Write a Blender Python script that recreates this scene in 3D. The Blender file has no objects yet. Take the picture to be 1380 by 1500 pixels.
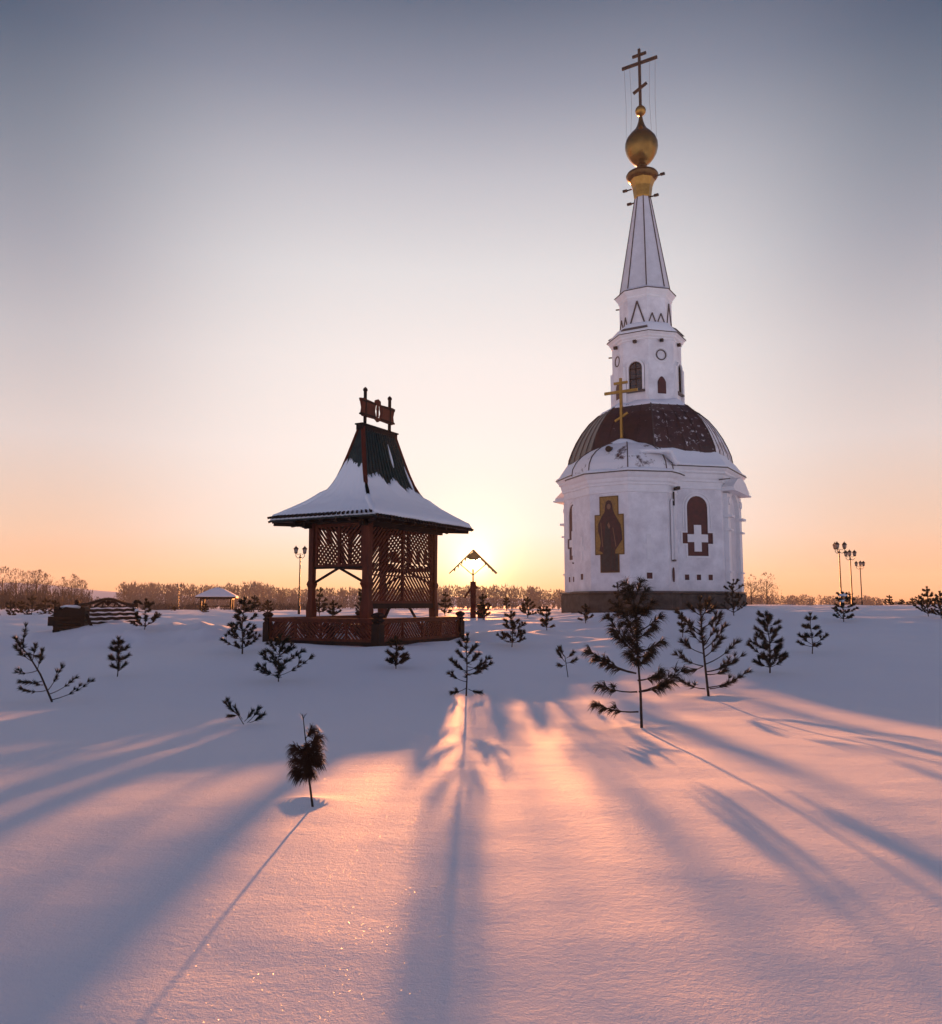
import bpy, math, random
from mathutils import Vector, Matrix, noise
R = math.radians
SC = bpy.context.scene
COL = SC.collection

# ------------------------------------------------------------------ camera
F = 1200.0                      # focal length in photo pixels (photo 1380 x 1500)
PITCH = math.atan(132.0 / F)    # horizon sits 132 px under the middle of the photo
cp, sp = math.cos(PITCH), math.sin(PITCH)
cam = bpy.data.cameras.new("camera")
cam.sensor_fit = 'VERTICAL'; cam.sensor_height = 24.0
cam.lens = 24.0 * F / 1500.0
cam.clip_start = 0.05; cam.clip_end = 9000
camo = bpy.data.objects.new("camera", cam); COL.objects.link(camo)
camo.location = (0, 0, 0); camo.rotation_euler = (R(90) + PITCH, 0, 0)
SC.camera = camo

# ------------------------------------------------------------------ sun, sky, exposure
SUN_ELEV = math.atan(58.0 / F)
SUN_DIR = Vector((0.004, math.cos(SUN_ELEV), math.sin(SUN_ELEV))).normalized()
sl = bpy.data.lights.new("sun", 'SUN'); sl.energy = 5.0; sl.angle = R(0.8)
sl.color = (1.0, 0.335, 0.10)
so = bpy.data.objects.new("sun", sl); COL.objects.link(so)
so.rotation_euler = (-SUN_DIR).to_track_quat('-Z', 'Y').to_euler()
SC.view_settings.view_transform = 'Standard'
SC.view_settings.look = 'None'
SC.view_settings.exposure = 2.0
SC.view_settings.gamma = 1.0

world = bpy.data.worlds.new("World"); SC.world = world
world.use_nodes = True
wt = world.node_tree
for n in list(wt.nodes): wt.nodes.remove(n)
def N(t, k, **kw):
    n = t.nodes.new(k)
    for a, b in kw.items():
        if a == 'ins':
            for i, v in b.items(): n.inputs[i].default_value = v
        else: setattr(n, a, b)
    return n
def Lk(t, a, b): t.links.new(a, b)
def ramp(t, stops, interp='LINEAR'):
    n = t.nodes.new('ShaderNodeValToRGB'); cr = n.color_ramp; cr.interpolation = interp
    while len(cr.elements) < len(stops): cr.elements.new(0.5)
    for e, (p, c) in zip(cr.elements, stops):
        e.position = p; e.color = (*c, 1.0) if len(c) == 3 else c
    return n
def s2l(r, g, b):
    f = lambda v: ((v / 255.0) / 12.92) if v <= 10 else (((v / 255.0) + 0.055) / 1.055) ** 2.4
    return (f(r), f(g), f(b))

out = N(wt, 'ShaderNodeOutputWorld'); bg = N(wt, 'ShaderNodeBackground')
bg.inputs['Strength'].default_value = 0.10
sky = N(wt, 'ShaderNodeTexSky', sky_type='NISHITA', sun_disc=False)
sky.sun_elevation = SUN_ELEV; sky.sun_rotation = 0.0
sky.air_density = 1.4; sky.dust_density = 3.0; sky.ozone_density = 1.5
tc = N(wt, 'ShaderNodeTexCoord')
sep = N(wt, 'ShaderNodeSeparateXYZ'); Lk(wt, tc.outputs['Generated'], sep.inputs[0])
# winter dusk air: colour by height above the horizon
def elev(y):                                     # photo row in the middle column -> sine of elevation
    return math.sin(PITCH + math.atan((750 - y) / F))
near = [(900, (255, 180, 112)), (870, (255, 202, 138)), (830, (255, 230, 198)), (780, (255, 243, 234)), (660, (255, 246, 241)),
        (530, (250, 242, 239)), (400, (232, 229, 230)), (264, (200, 199, 206)), (130, (154, 157, 172)), (0, (113, 121, 139))]
far_ = [(900, (240, 172, 126)), (870, (240, 186, 144)), (790, (238, 208, 184)), (660, (229, 217, 213)),
        (530, (205, 200, 203)), (400, (173, 172, 181)), (264, (142, 145, 157)), (130, (108, 114, 130)), (0, (78, 88, 105))]
EXPF = 2 ** SC.view_settings.exposure * 0.10
AIR = (0.085, 0.055, 0.038)      # light the haze itself adds in front of the sky (display linear)
def mk(stops, tail, k=1.0):
    s = [(max(0.0, min(1.0, elev(y))), tuple(max(.01, v - k * AIR[i]) / EXPF for i, v in enumerate(s2l(*c)))) for y, c in stops] + tail
    return ramp(wt, sorted(s, key=lambda q: q[0]))
zen = tuple(v / EXPF for v in s2l(40, 62, 96))
r1 = mk(near, [(1.0, zen)], 0.6); r2 = mk(far_, [(1.0, zen)])
Lk(wt, sep.outputs['Z'], r1.inputs[0]); Lk(wt, sep.outputs['Z'], r2.inputs[0])
dt = N(wt, 'ShaderNodeVectorMath', operation='DOT_PRODUCT'); dt.inputs[1].default_value = SUN_DIR
Lk(wt, tc.outputs['Generated'], dt.inputs[0])
# horizontal angle to the sun's bearing decides between the warm side and the rest
nx = N(wt, 'ShaderNodeMath', operation='MULTIPLY'); Lk(wt, sep.outputs['X'], nx.inputs[0]); Lk(wt, sep.outputs['X'], nx.inputs[1])
mr = N(wt, 'ShaderNodeMapRange'); mr.interpolation_type = 'SMOOTHERSTEP'
mr.inputs['From Min'].default_value = -0.03; mr.inputs['From Max'].default_value = 0.24
Lk(wt, nx.outputs[0], mr.inputs['Value'])
mx = N(wt, 'ShaderNodeMixRGB'); Lk(wt, mr.outputs[0], mx.inputs[0]); Lk(wt, r1.outputs[0], mx.inputs[1]); Lk(wt, r2.outputs[0], mx.inputs[2])
# the sky away from the sun is dimmer and bluer
bk = N(wt, 'ShaderNodeMapRange'); bk.interpolation_type = 'SMOOTHSTEP'
bk.inputs['From Min'].default_value = 0.75; bk.inputs['From Max'].default_value = -0.25
Lk(wt, dt.outputs['Value'], bk.inputs['Value'])
back = ramp(wt, [(0.0, tuple(v / EXPF for v in s2l(235, 228, 240))), (0.32, tuple(v / EXPF for v in s2l(142, 152, 186))), (1.0, zen)])
Lk(wt, sep.outputs['Z'], back.inputs[0])
mx2 = N(wt, 'ShaderNodeMixRGB'); Lk(wt, bk.outputs[0], mx2.inputs[0]); Lk(wt, mx.outputs[0], mx2.inputs[1]); Lk(wt, back.outputs[0], mx2.inputs[2])
mx3 = N(wt, 'ShaderNodeMixRGB'); mx3.inputs[0].default_value = 0.008
Lk(wt, mx2.outputs[0], mx3.inputs[1]); Lk(wt, sky.outputs[0], mx3.inputs[2])
# glow of the sky round the sun
def lobe(width, colour, power):
    ac = N(wt, 'ShaderNodeMath', operation='ARCCOSINE'); Lk(wt, dt.outputs['Value'], ac.inputs[0])
    d = N(wt, 'ShaderNodeMath', operation='DIVIDE'); Lk(wt, ac.outputs[0], d.inputs[0]); d.inputs[1].default_value = R(width)
    p = N(wt, 'ShaderNodeMath', operation='POWER'); Lk(wt, d.outputs[0], p.inputs[0]); p.inputs[1].default_value = power
    m = N(wt, 'ShaderNodeMath', operation='MULTIPLY'); Lk(wt, p.outputs[0], m.inputs[0]); m.inputs[1].default_value = -1.0
    e = N(wt, 'ShaderNodeMath', operation='EXPONENT'); Lk(wt, m.outputs[0], e.inputs[0])
    s = N(wt, 'ShaderNodeVectorMath', operation='SCALE'); s.inputs[0].default_value = colour; Lk(wt, e.outputs[0], s.inputs['Scale'])
    return s
last = mx3.outputs[0]
for w_, c_, p_ in ((0.42, (220, 170, 90), 8.0), (0.9, (16.0, 9.0, 2.5), 1.2), (2.3, (3.2, 2.0, 0.9), 1.15), (7.0, (0.25, 0.20, 0.16), 1.4)):
    l_ = lobe(w_, c_, p_)
    a = N(wt, 'ShaderNodeVectorMath', operation='ADD'); Lk(wt, last, a.inputs[0]); Lk(wt, l_.outputs[0], a.inputs[1]); last = a.outputs[0]
Lk(wt, last, bg.inputs['Color']); Lk(wt, bg.outputs[0], out.inputs['Surface'])
world.cycles.sampling_method = 'MANUAL'; world.cycles.sample_map_resolution = 1024

SC.render.engine = 'CYCLES'
SC.cycles.max_bounces = 6; SC.cycles.diffuse_bounces = 3; SC.cycles.glossy_bounces = 2
SC.cycles.volume_bounces = 0; SC.cycles.transparent_max_bounces = 8
SC.cycles.use_denoising = True

# ------------------------------------------------------------------ photo pixel -> place
def ray(px, py):
    a, b = px - 690.0, 750.0 - py
    return Vector((a, F * cp - b * sp, F * sp + b * cp))
def P(px, py, Y):
    d = ray(px, py); return d * (Y / d.y)

# ------------------------------------------------------------------ mesh helpers
class MB:
    def __init__(s): s.v = []; s.f = []
    def add(s, vs, fs):
        o = len(s.v); s.v += [tuple(v) for v in vs]; s.f += [tuple(i + o for i in f) for f in fs]
    def box(s, x0, x1, y0, y1, z0, z1, M=None):
        vs = [Vector(p) for p in ((x0,y0,z0),(x1,y0,z0),(x1,y1,z0),(x0,y1,z0),(x0,y0,z1),(x1,y0,z1),(x1,y1,z1),(x0,y1,z1))]
        if M: vs = [M @ v for v in vs]
        s.add(vs, [(0,3,2,1),(4,5,6,7),(0,1,5,4),(1,2,6,5),(2,3,7,6),(3,0,4,7)])
    def bar(s, a, b, w, h, up=Vector((0,0,1))):
        a = Vector(a); b = Vector(b); d = (b - a); L = d.length
        if L < 1e-6: return
        d /= L; sx = d.cross(up)
        if sx.length < 1e-3: sx = d.cross(Vector((1,0,0)))
        sx.normalize(); uz = sx.cross(d)
        vs = []
        for q in (a, b):
            for i, j in ((-1,-1),(1,-1),(1,1),(-1,1)): vs.append(q + sx*(i*w/2) + uz*(j*h/2))
        s.add(vs, [(3,2,1,0),(4,5,6,7),(0,1,5,4),(1,2,6,5),(2,3,7,6),(3,0,4,7)])
    def tube(s, pts, rad, n=8, cap=True):
        pts = [Vector(p) for p in pts]; m = len(pts)
        if not hasattr(rad, '__len__'): rad = [rad] * m
        o = len(s.v); ref = None
        for i in range(m):
            t = (pts[min(i+1, m-1)] - pts[max(i-1, 0)]).normalized()
            if ref is None: ref = t.cross(Vector((0.31, 0.93, 0.2))).normalized()
            u = (ref - t * ref.dot(t)).normalized(); ref = u; w = t.cross(u)
            for k in range(n):
                a = 2 * math.pi * k / n
                s.v.append(tuple(pts[i] + (u * math.cos(a) + w * math.sin(a)) * rad[i]))
        for i in range(m - 1):
            for k in range(n):
                a, b = o + i*n + k, o + i*n + (k+1) % n
                s.f.append((a, b, b + n, a + n))
        if cap:
            s.f.append(tuple(o + k for k in range(n))[::-1]); s.f.append(tuple(o + (m-1)*n + k for k in range(n)))
    def loft(s, rings, close_top=True, close_bot=True):
        n = len(rings[0]); o = len(s.v)
        for r in rings: s.v += [tuple(p) for p in r]
        for i in range(len(rings) - 1):
            for k in range(n):
                a, b = o + i*n + k, o + i*n + (k+1) % n
                s.f.append((a, b, b + n, a + n))
        if close_bot: s.f.append(tuple(o + k for k in range(n))[::-1])
        if close_top: s.f.append(tuple(o + (len(rings)-1)*n + k for k in range(n)))
    def lathe(s, prof, n=24, c=(0, 0, 0), ph=0.0):
        s.loft([[(c[0] + r*math.cos(ph + 2*math.pi*k/n), c[1] + r*math.sin(ph + 2*math.pi*k/n), c[2] + z) for k in range(n)] for r, z in prof])
    def prism(s, pts, fr, w0, w1):
        o = len(s.v); n = len(pts)
        for w in (w0, w1):
            for u, v in pts: s.v.append(tuple(fr(u, v, w)))
        s.f.append(tuple(range(o, o + n))[::-1]); s.f.append(tuple(range(o + n, o + 2*n)))
        for k in range(n):
            a, b = o + k, o + (k+1) % n; s.f.append((a, b, b + n, a + n))
    def blob(s, c, r, seed=0, sub=2, squash=1.0, amp=0.25):
        n, m = 8 * sub, 5 * sub
        rings = []
        for i in range(1, m):
            th = math.pi * i / m; ring = []
            for k in range(n):
                a = 2 * math.pi * k / n
                d = Vector((math.sin(th)*math.cos(a), math.sin(th)*math.sin(a), -math.cos(th)))
                q = 1 + amp * noise.noise(d * 1.7 + Vector((seed*3.1, seed, 0)))
                ring.append(Vector(c) + Vector((d.x*r, d.y*r, d.z*r*squash)) * q)
            rings.append(ring)
        s.loft(rings)
    def build(s, name, mat, parent=None, smooth=False, loc=(0, 0, 0)):
        me = bpy.data.meshes.new(name); me.from_pydata(s.v, [], s.f); me.update()
        if smooth:
            me.polygons.foreach_set('use_smooth', [True] * len(me.polygons))
        me.materials.append(mat)
        o = bpy.data.objects.new(name, me); COL.objects.link(o); o.location = loc
        if parent: o.parent = parent
        return o
def tag(o, label, cat, group=None, kind=None):
    if kind: o['kind'] = kind
    else: o['label'] = label; o['category'] = cat
    if group: o['group'] = group
    return o
def thing(name, label, cat, loc=(0, 0, 0), rz=0.0, group=None):
    o = bpy.data.objects.new(name, None); COL.objects.link(o); o.empty_display_size = 0.2
    o.location = loc; o.rotation_euler = (0, 0, rz)
    return tag(o, label, cat, group)
def fbm(x, y, z=0.0, o=4):
    return noise.fractal(Vector((x, y, z)), 1.0, 2.0, o)
def sst(a, b, x):
    t = max(0.0, min(1.0, (x - a) / (b - a))); return t*t*(3 - 2*t)

# ------------------------------------------------------------------ materials
def mat(name, col, rough=0.7, metal=0.0, bump=0.0, bscale=30.0, var=0.15, vscale=3.0, stretch=(1,1,1), spec=0.5, col2=None, coord='Object'):
    m = bpy.data.materials.new(name); m.use_nodes = True; t = m.node_tree
    b = t.nodes['Principled BSDF']
    b.inputs['Roughness'].default_value = rough; b.inputs['Metallic'].default_value = metal
    b.inputs['Specular IOR Level'].default_value = spec
    c = N(t, 'ShaderNodeTexCoord'); mp = N(t, 'ShaderNodeMapping'); mp.inputs['Scale'].default_value = stretch
    Lk(t, c.outputs[coord], mp.inputs[0])
    nz = N(t, 'ShaderNodeTexNoise'); nz.inputs['Scale'].default_value = vscale; nz.inputs['Detail'].default_value = 6; nz.inputs['Roughness'].default_value = 0.65
    Lk(t, mp.outputs[0], nz.inputs['Vector'])
    c2 = col2 or tuple(v * (1 - 2*var) for v in col)
    rp = ramp(t, [(0.32, c2), (0.68, tuple(min(1, v * (1 + var)) for v in col))]); Lk(t, nz.outputs['Fac'], rp.inputs[0])
    Lk(t, rp.outputs[0], b.inputs['Base Color'])
    if bump:
        n2 = N(t, 'ShaderNodeTexNoise'); n2.inputs['Scale'].default_value = bscale; n2.inputs['Detail'].default_value = 5
        Lk(t, mp.outputs[0], n2.inputs['Vector'])
        bp = N(t, 'ShaderNodeBump'); bp.inputs['Strength'].default_value = bump; bp.inputs['Distance'].default_value = 0.01
        Lk(t, n2.outputs['Fac'], bp.inputs['Height']); Lk(t, bp.outputs[0], b.inputs['Normal'])
    return m

def snow_mat(name, big=True):
    m = bpy.data.materials.new(name); m.use_nodes = True; t = m.node_tree
    b = t.nodes['Principled BSDF']; b.inputs['Roughness'].default_value = 0.55
    b.inputs['Specular IOR Level'].default_value = 0.12
    b.inputs['Base Color'].default_value = (0.80, 0.82, 0.87, 1)
    c = N(t, 'ShaderNodeTexCoord')
    def nz(scale, det=4, st=(1,1,1), rough=0.6):
        mp = N(t, 'ShaderNodeMapping'); mp.inputs['Scale'].default_value = st; Lk(t, c.outputs['Object'], mp.inputs[0])
        n = N(t, 'ShaderNodeTexNoise'); n.inputs['Scale'].default_value = scale; n.inputs['Detail'].default_value = det; n.inputs['Roughness'].default_value = rough
        Lk(t, mp.outputs[0], n.inputs['Vector']); return n
    def mul(a, k):
        n = N(t, 'ShaderNodeMath', operation='MULTIPLY'); Lk(t, a, n.inputs[0]); n.inputs[1].default_value = k; return n.outputs[0]
    def add(a, b_):
        n = N(t, 'ShaderNodeMath', operation='ADD'); Lk(t, a, n.inputs[0]); Lk(t, b_, n.inputs[1]); return n.outputs[0]
    # wind ripples (metres of height) + fine grain
    h = add(mul(nz(3.2, 4, (0.8, 1.3, 1)).outputs['Fac'], 0.011 if big else 0.004),
            add(mul(nz(26, 5, (1, 1.3, 1), 0.75).outputs['Fac'], 0.0065), mul(nz(130, 3).outputs['Fac'], 0.0026)))
    bp = N(t, 'ShaderNodeBump'); bp.inputs['Strength'].default_value = 0.9; bp.inputs['Distance'].default_value = 1.0
    Lk(t, h, bp.inputs['Height'])
    # glints: rare crystals turned their own way and mirror-like
    vo = N(t, 'ShaderNodeTexVoronoi'); vo.inputs['Scale'].default_value = 210.0; Lk(t, c.outputs['Object'], vo.inputs['Vector'])
    sp_ = N(t, 'ShaderNodeSeparateColor'); Lk(t, vo.outputs['Color'], sp_.inputs[0])
    g1 = N(t, 'ShaderNodeMath', operation='GREATER_THAN'); Lk(t, sp_.outputs[0], g1.inputs[0]); g1.inputs[1].default_value = 0.965
    g2 = N(t, 'ShaderNodeMath', operation='LESS_THAN'); Lk(t, vo.outputs['Distance'], g2.inputs[0]); g2.inputs[1].default_value = 0.25
    gl = N(t, 'ShaderNodeMath', operation='MULTIPLY'); Lk(t, g1.outputs[0], gl.inputs[0]); Lk(t, g2.outputs[0], gl.inputs[1])
    vs = N(t, 'ShaderNodeVectorMath', operation='SUBTRACT'); Lk(t, vo.outputs['Color'], vs.inputs[0]); vs.inputs[1].default_value = (0.5, 0.5, 0.5)
    vk = N(t, 'ShaderNodeVectorMath', operation='SCALE'); Lk(t, vs.outputs[0], vk.inputs[0]); 
    k2 = N(t, 'ShaderNodeMath', operation='MULTIPLY'); Lk(t, gl.outputs[0], k2.inputs[0]); k2.inputs[1].default_value = 1.0
    Lk(t, k2.outputs[0], vk.inputs['Scale'])
    va = N(t, 'ShaderNodeVectorMath', operation='ADD'); Lk(t, bp.outputs[0], va.inputs[0]); Lk(t, vk.outputs[0], va.inputs[1])
    vn = N(t, 'ShaderNodeVectorMath', operation='NORMALIZE'); Lk(t, va.outputs[0], vn.inputs[0])
    Lk(t, vn.outputs[0], b.inputs['Normal'])
    ro = N(t, 'ShaderNodeMapRange'); Lk(t, gl.outputs[0], ro.inputs['Value']); ro.inputs['To Min'].default_value = 0.75; ro.inputs['To Max'].default_value = 0.28
    Lk(t, ro.outputs[0], b.inputs['Roughness'])
    return m
M = {}
M['snow'] = snow_mat('snow', True)
M['snow_s'] = snow_mat('roof_snow', False)
M['white'] = mat('white_plaster', (0.80, 0.79, 0.82), 0.75, bump=0.25, bscale=40, var=0.05, vscale=1.2, col2=(0.60, 0.585, 0.62))
M['trim'] = mat('white_trim', (0.78, 0.77, 0.79), 0.7, var=0.04, vscale=2)
M['flash'] = mat('dark_flashing', (0.045, 0.035, 0.035), 0.5, var=0.2)
M['plinth'] = mat('plinth_stone', (0.055, 0.048, 0.042), 0.85, bump=0.5, bscale=14, var=0.3, vscale=2.5)
M['red'] = mat('dark_red_paint', (0.060, 0.006, 0.007), 0.6, var=0.2, vscale=4)
M['gold'] = mat('gilded_metal', (0.34, 0.19, 0.05), 0.3, metal=1.0, var=0.12, vscale=5)
M['gold_o'] = mat('weathered_gilding', (0.21, 0.125, 0.038), 0.24, metal=1.0, var=0.2, vscale=3)
M['golddark'] = mat('tarnished_gilding', (0.12, 0.07, 0.03), 0.35, metal=1.0, var=0.2, vscale=5)
M['iron'] = mat('dark_iron', (0.02, 0.018, 0.017), 0.5, metal=0.6, var=0.2)
M['glass'] = mat('dark_window', (0.02, 0.02, 0.022), 0.12, var=0.3, spec=0.6)
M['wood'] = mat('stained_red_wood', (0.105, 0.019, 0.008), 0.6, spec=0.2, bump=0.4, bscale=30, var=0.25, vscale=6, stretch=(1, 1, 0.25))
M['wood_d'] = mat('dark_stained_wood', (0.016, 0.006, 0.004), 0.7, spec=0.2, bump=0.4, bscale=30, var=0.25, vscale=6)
M['green'] = mat('green_roof_boards', (0.010, 0.024, 0.020), 0.5, bump=0.3, bscale=20, var=0.4, vscale=5)
M['log'] = mat('weathered_log', (0.012, 0.009, 0.008), 0.85, spec=0.2, bump=0.6, bscale=20, var=0.3, vscale=5)
M['goldwood'] = mat('honey_wood', (0.42, 0.22, 0.05), 0.5, var=0.2, vscale=5)
M['bark'] = mat('sapling_bark', (0.030, 0.018, 0.012), 0.85, bump=0.5, bscale=80, var=0.3, vscale=20)
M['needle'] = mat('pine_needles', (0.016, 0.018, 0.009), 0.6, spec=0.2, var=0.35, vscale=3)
M['needle_m'] = mat('brown_green_pine_needles', (0.034, 0.026, 0.014), 0.6, spec=0.2, var=0.35, vscale=3)  # mid brown-green needle colour for some saplings
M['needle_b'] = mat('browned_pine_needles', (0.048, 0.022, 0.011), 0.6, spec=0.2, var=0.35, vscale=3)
M['scrub'] = mat('dark_scrub', (0.07, 0.05, 0.042), 0.9, var=0.3, vscale=0.5)
M['twig'] = mat('frosted_birch_twigs', (0.11, 0.07, 0.055), 0.9, var=0.2, vscale=0.5)
M['wood_far'] = mat('frosted_forest', (0.15, 0.11, 0.095), 0.95, var=0.25, vscale=0.15)
M['robe'] = mat('icon_red_robe', (0.040, 0.007, 0.008), 0.6, var=0.35, vscale=6)
M['robe2'] = mat('icon_dark_tunic', (0.012, 0.014, 0.016), 0.6, var=0.5, vscale=5)
M['icongold'] = mat('icon_gold_ground', (0.28, 0.15, 0.025), 0.5, var=0.2, vscale=9)
M['skin'] = mat('icon_face', (0.20, 0.10, 0.055), 0.6, var=0.1)
M['lampglass'] = mat('unlit_lamp_glass', (0.25, 0.22, 0.2), 0.3, var=0.1)
# dome metal, dusted with snow where it clings
def dome_mat(name, base, th, scale=2.2, rg=0.4):
    m = mat(name, base, 0.42, var=0.3, vscale=3); t = m.node_tree; b = t.nodes['Principled BSDF']
    src = b.inputs['Base Color'].links[0].from_socket
    c = N(t, 'ShaderNodeTexCoord'); n = N(t, 'ShaderNodeTexNoise'); n.inputs['Scale'].default_value = scale; n.inputs['Detail'].default_value = 7; n.inputs['Roughness'].default_value = 0.7
    Lk(t, c.outputs['Object'], n.inputs['Vector'])
    r = ramp(t, [(th, (0,0,0)), (th + 0.09, (1,1,1))]); Lk(t, n.outputs['Fac'], r.inputs[0])
    mxx = N(t, 'ShaderNodeMixRGB'); Lk(t, r.outputs[0], mxx.inputs[0]); Lk(t, src, mxx.inputs[1]); mxx.inputs[2].default_value = (0.72, 0.72, 0.76, 1)
    Lk(t, mxx.outputs[0], b.inputs['Base Color'])
    rr = N(t, 'ShaderNodeMapRange'); Lk(t, r.outputs[0], rr.inputs['Value']); rr.inputs['To Min'].default_value = rg; rr.inputs['To Max'].default_value = 0.8
    Lk(t, rr.outputs[0], b.inputs['Roughness'])
    return m
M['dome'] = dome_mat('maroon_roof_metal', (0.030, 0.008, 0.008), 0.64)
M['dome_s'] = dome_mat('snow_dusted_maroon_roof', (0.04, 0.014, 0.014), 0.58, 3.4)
M['dome_l'] = dome_mat('frosted_pink_lit_roof', (0.52, 0.42, 0.40), 0.42, 1.3, 0.85)  # frost, with the pink light on these facets put into the base colour
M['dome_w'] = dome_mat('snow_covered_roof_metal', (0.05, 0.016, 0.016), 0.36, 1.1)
M['spire'] = mat('white_spire_sheet', (0.60, 0.61, 0.66), 0.5, var=0.06, vscale=2)

# ------------------------------------------------------------------ ground
def interp(tab, x):
    if x <= tab[0][0]: return tab[0][1]
    for (a, va), (b, vb) in zip(tab, tab[1:]):
        if x <= b:
            return va + (vb - va) * (x - a) / (b - a)
    return tab[-1][1]
C_ = [(-8,-1.45),(1,-1.222),(2.5,-1.186),(4,-1.153),(5,-1.168),(6,-1.213),(9,-1.385),(11.5,-1.51),(13,-1.53),(15,-1.47),(18,-1.33),(22,-1.15),(26,-1.0),(30,-.86),(35,-.66),(40,-.58),(50,-.62),(70,-.8),(150,-1.7),(300,-2.5),(900,-3.5)]
L_ = [(-8,-1.45),(1,-1.222),(2.5,-1.186),(4,-1.153),(5,-1.168),(6,-1.213),(9,-1.385),(11.5,-1.51),(13,-1.55),(15,-1.50),(18,-1.30),(22,-1.12),(26,-.90),(30,-.78),(36,-.62),(45,-.62),(70,-.72),(110,-1.1),(150,-1.7),(300,-2.5),(900,-3.5)]
R_ = [(-8,-1.45),(1,-1.222),(2.5,-1.186),(4,-1.153),(5,-1.168),(6,-1.213),(9,-1.385),(11.5,-1.49),(13,-1.47),(15,-1.42),(18,-1.33),(22,-1.16),(26,-.98),(30,-.80),(36,-.50),(42,-.30),(50,-.20),(60,-.30),(90,-.9),(150,-1.8),(300,-2.6),(900,-3.5)]
def sm(tab, d):
    h = 0.06 * abs(d) + 0.4
    return sum(interp(tab, d + k * h) for k in (-1, -.5, 0, .5, 1)) / 5
X7 = (-0.985, 5.08)
HOL = []
def gz(x, y, fine=True):
    a = x / max(y, 2.0)
    wl = sst(-0.02, -0.22, a); wr = sst(0.05, 0.34, a)
    z = sm(C_, y) * (1 - wl - wr) + sm(L_, y) * wl + sm(R_, y) * wr
    # snow banks
    def bump(cx, cy, rx, ry, h):
        q = ((x - cx) / rx) ** 2 + ((y - cy) / ry) ** 2
        return h * math.exp(-q)
    z += bump(-8.9, 25.0, 2.6, 1.5, 0.34)
    z += bump(-11.6, 26.6, 1.5, 1.2, 0.26)
    z += bump(X7[0], X7[1]-.03, .18, .11, 0.032)
    for hx_, hy_ in HOL: z += bump(hx_, hy_, .10, .10, -.05) + bump(hx_+.05, hy_-.10, .35, .22, .035)
    z += bump(-11.2, 24.6, 1.5, 1.1, 0.12)
    z += bump(-6.4, 27.5, 2.0, 1.5, 0.10)
    z += bump(-12.6, 21.8, 2.4, 3.4, -0.16)
    z += bump(1.1, 25.5, 1.0, 1.2, 0.16)
    z += bump(2.0, 30.0, 1.6, 1.3, 0.12)
    for q_ in ((-7.6,23.6,.7,.45,.12), (-9.9,23.6,.8,.45,.14), (-8.6,22.7,.5,.4,.08), (-6.5,24.6,.7,.45,.11), (-10.9,25.4,.5,.4,.10), (.6,24,.5,.35,.08), (2.4,27,.8,.5,.11), (3.4,24.5,.7,.45,.07), (-3.4,19.7,.6,.35,.06), (-6.0,21.0,.6,.4,.08)): z += bump(*q_)
    z += bump(-1.6, 19.6, 1.6, 0.9, 0.07)
    z += bump(-4.9, 21.2, 1.3, 0.7, 0.12)
    z += bump(-.6, 22.6, 1.0, .7, 0.10)
    if fine and y < 120:
        k = sst(2, 14, y) * 0.85 + 0.15
        z += k * (0.10 * noise.noise(Vector((x*0.16, y*0.20, 1.3))) + (0.035 + 0.08*sst(17, 22, y)) * noise.noise(Vector((x*0.5, y*0.7, 4.3))))
        z += 0.035 * sst(19, 24, y) * noise.noise(Vector((x*1.1, y*1.3, 5.1)))
        z += 0.006 * noise.noise(Vector((x*1.9, y*2.8, 7.7)))
        rough = math.exp(-(((x + 8.5) / 4.0) ** 2 + ((y - 25) / 3.0) ** 2))
        z += rough * 0.17 * fbm(x*1.5, y*1.5, 2.0, 3)
    if y > 160: z += 2.2 * noise.noise(Vector((x*0.006, y*0.006, 9.0))) * sst(160, 400, y)
    return z
def ground_hit(px, py):
    d = ray(px, py); d = d / d.y
    y = 2.0
    while y < 200:
        if d.z * y < gz(d.x * y, y): break
        y += 0.04 if y < 40 else 0.3
    return Vector((d.x * y, y, gz(d.x * y, y)))
HOL += [tuple(ground_hit(a_, b_)[:2]) for a_, b_ in ((940, 1066), (1038, 1020), (76, 1028), (357, 1062), (408, 999), (172, 991), (832, 991), (1128, 986))]
ys = []; y = -6.0
while y < 950:
    ys.append(y); y += 0.075 + max(0.0, y - 2.0) * 0.011 if y > 0.5 else 0.5
g = MB(); NX = 420
cols = []
for i in range(NX + 1):
    s_ = -1 + 2 * i / NX
    cols.append(0.62 * s_ + 0.75 * s_ ** 3 if False else s_)
for y in ys:
    half = max(6.0, 0.85 * abs(y) + 5.0)
    for s_ in cols:
        x = half * (0.75 * s_ + 0.25 * s_ ** 3); g.v.append((x, y, gz(x, y)))
W_ = NX + 1
for j in range(len(ys) - 1):
    for i in range(NX):
        a = j * W_ + i; g.f.append((a, a + 1, a + 1 + W_, a + W_))
tag(g.build('snow_field', M['snow'], smooth=True), None, None, kind='structure')
# low far hills
for nm, cy, x0, x1, hh, z0, mt in (('hill', 640, -620, -150, 17, -4, M['snow']), ('hill', 690, -330, 170, 9.0, -4, M['snow'])):
    h = MB(); nn = 60; rows = 14
    for j in range(rows + 1):
        for i in range(nn + 1):
            t = i / nn; x = x0 + (x1 - x0) * t; v = j / rows
            z = z0 + hh * math.sin(math.pi * t) ** 0.8 * math.sin(math.pi * v) * (1 + 0.25 * noise.noise(Vector((t*5, v, cy))))
            h.v.append((x, cy - 90 + 180 * v, z))
    for j in range(rows):
        for i in range(nn):
            a = j*(nn+1)+i; h.f.append((a, a+1, a+nn+2, a+nn+1))
    tag(h.build(nm, mt, smooth=True), None, None, kind='structure')

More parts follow.
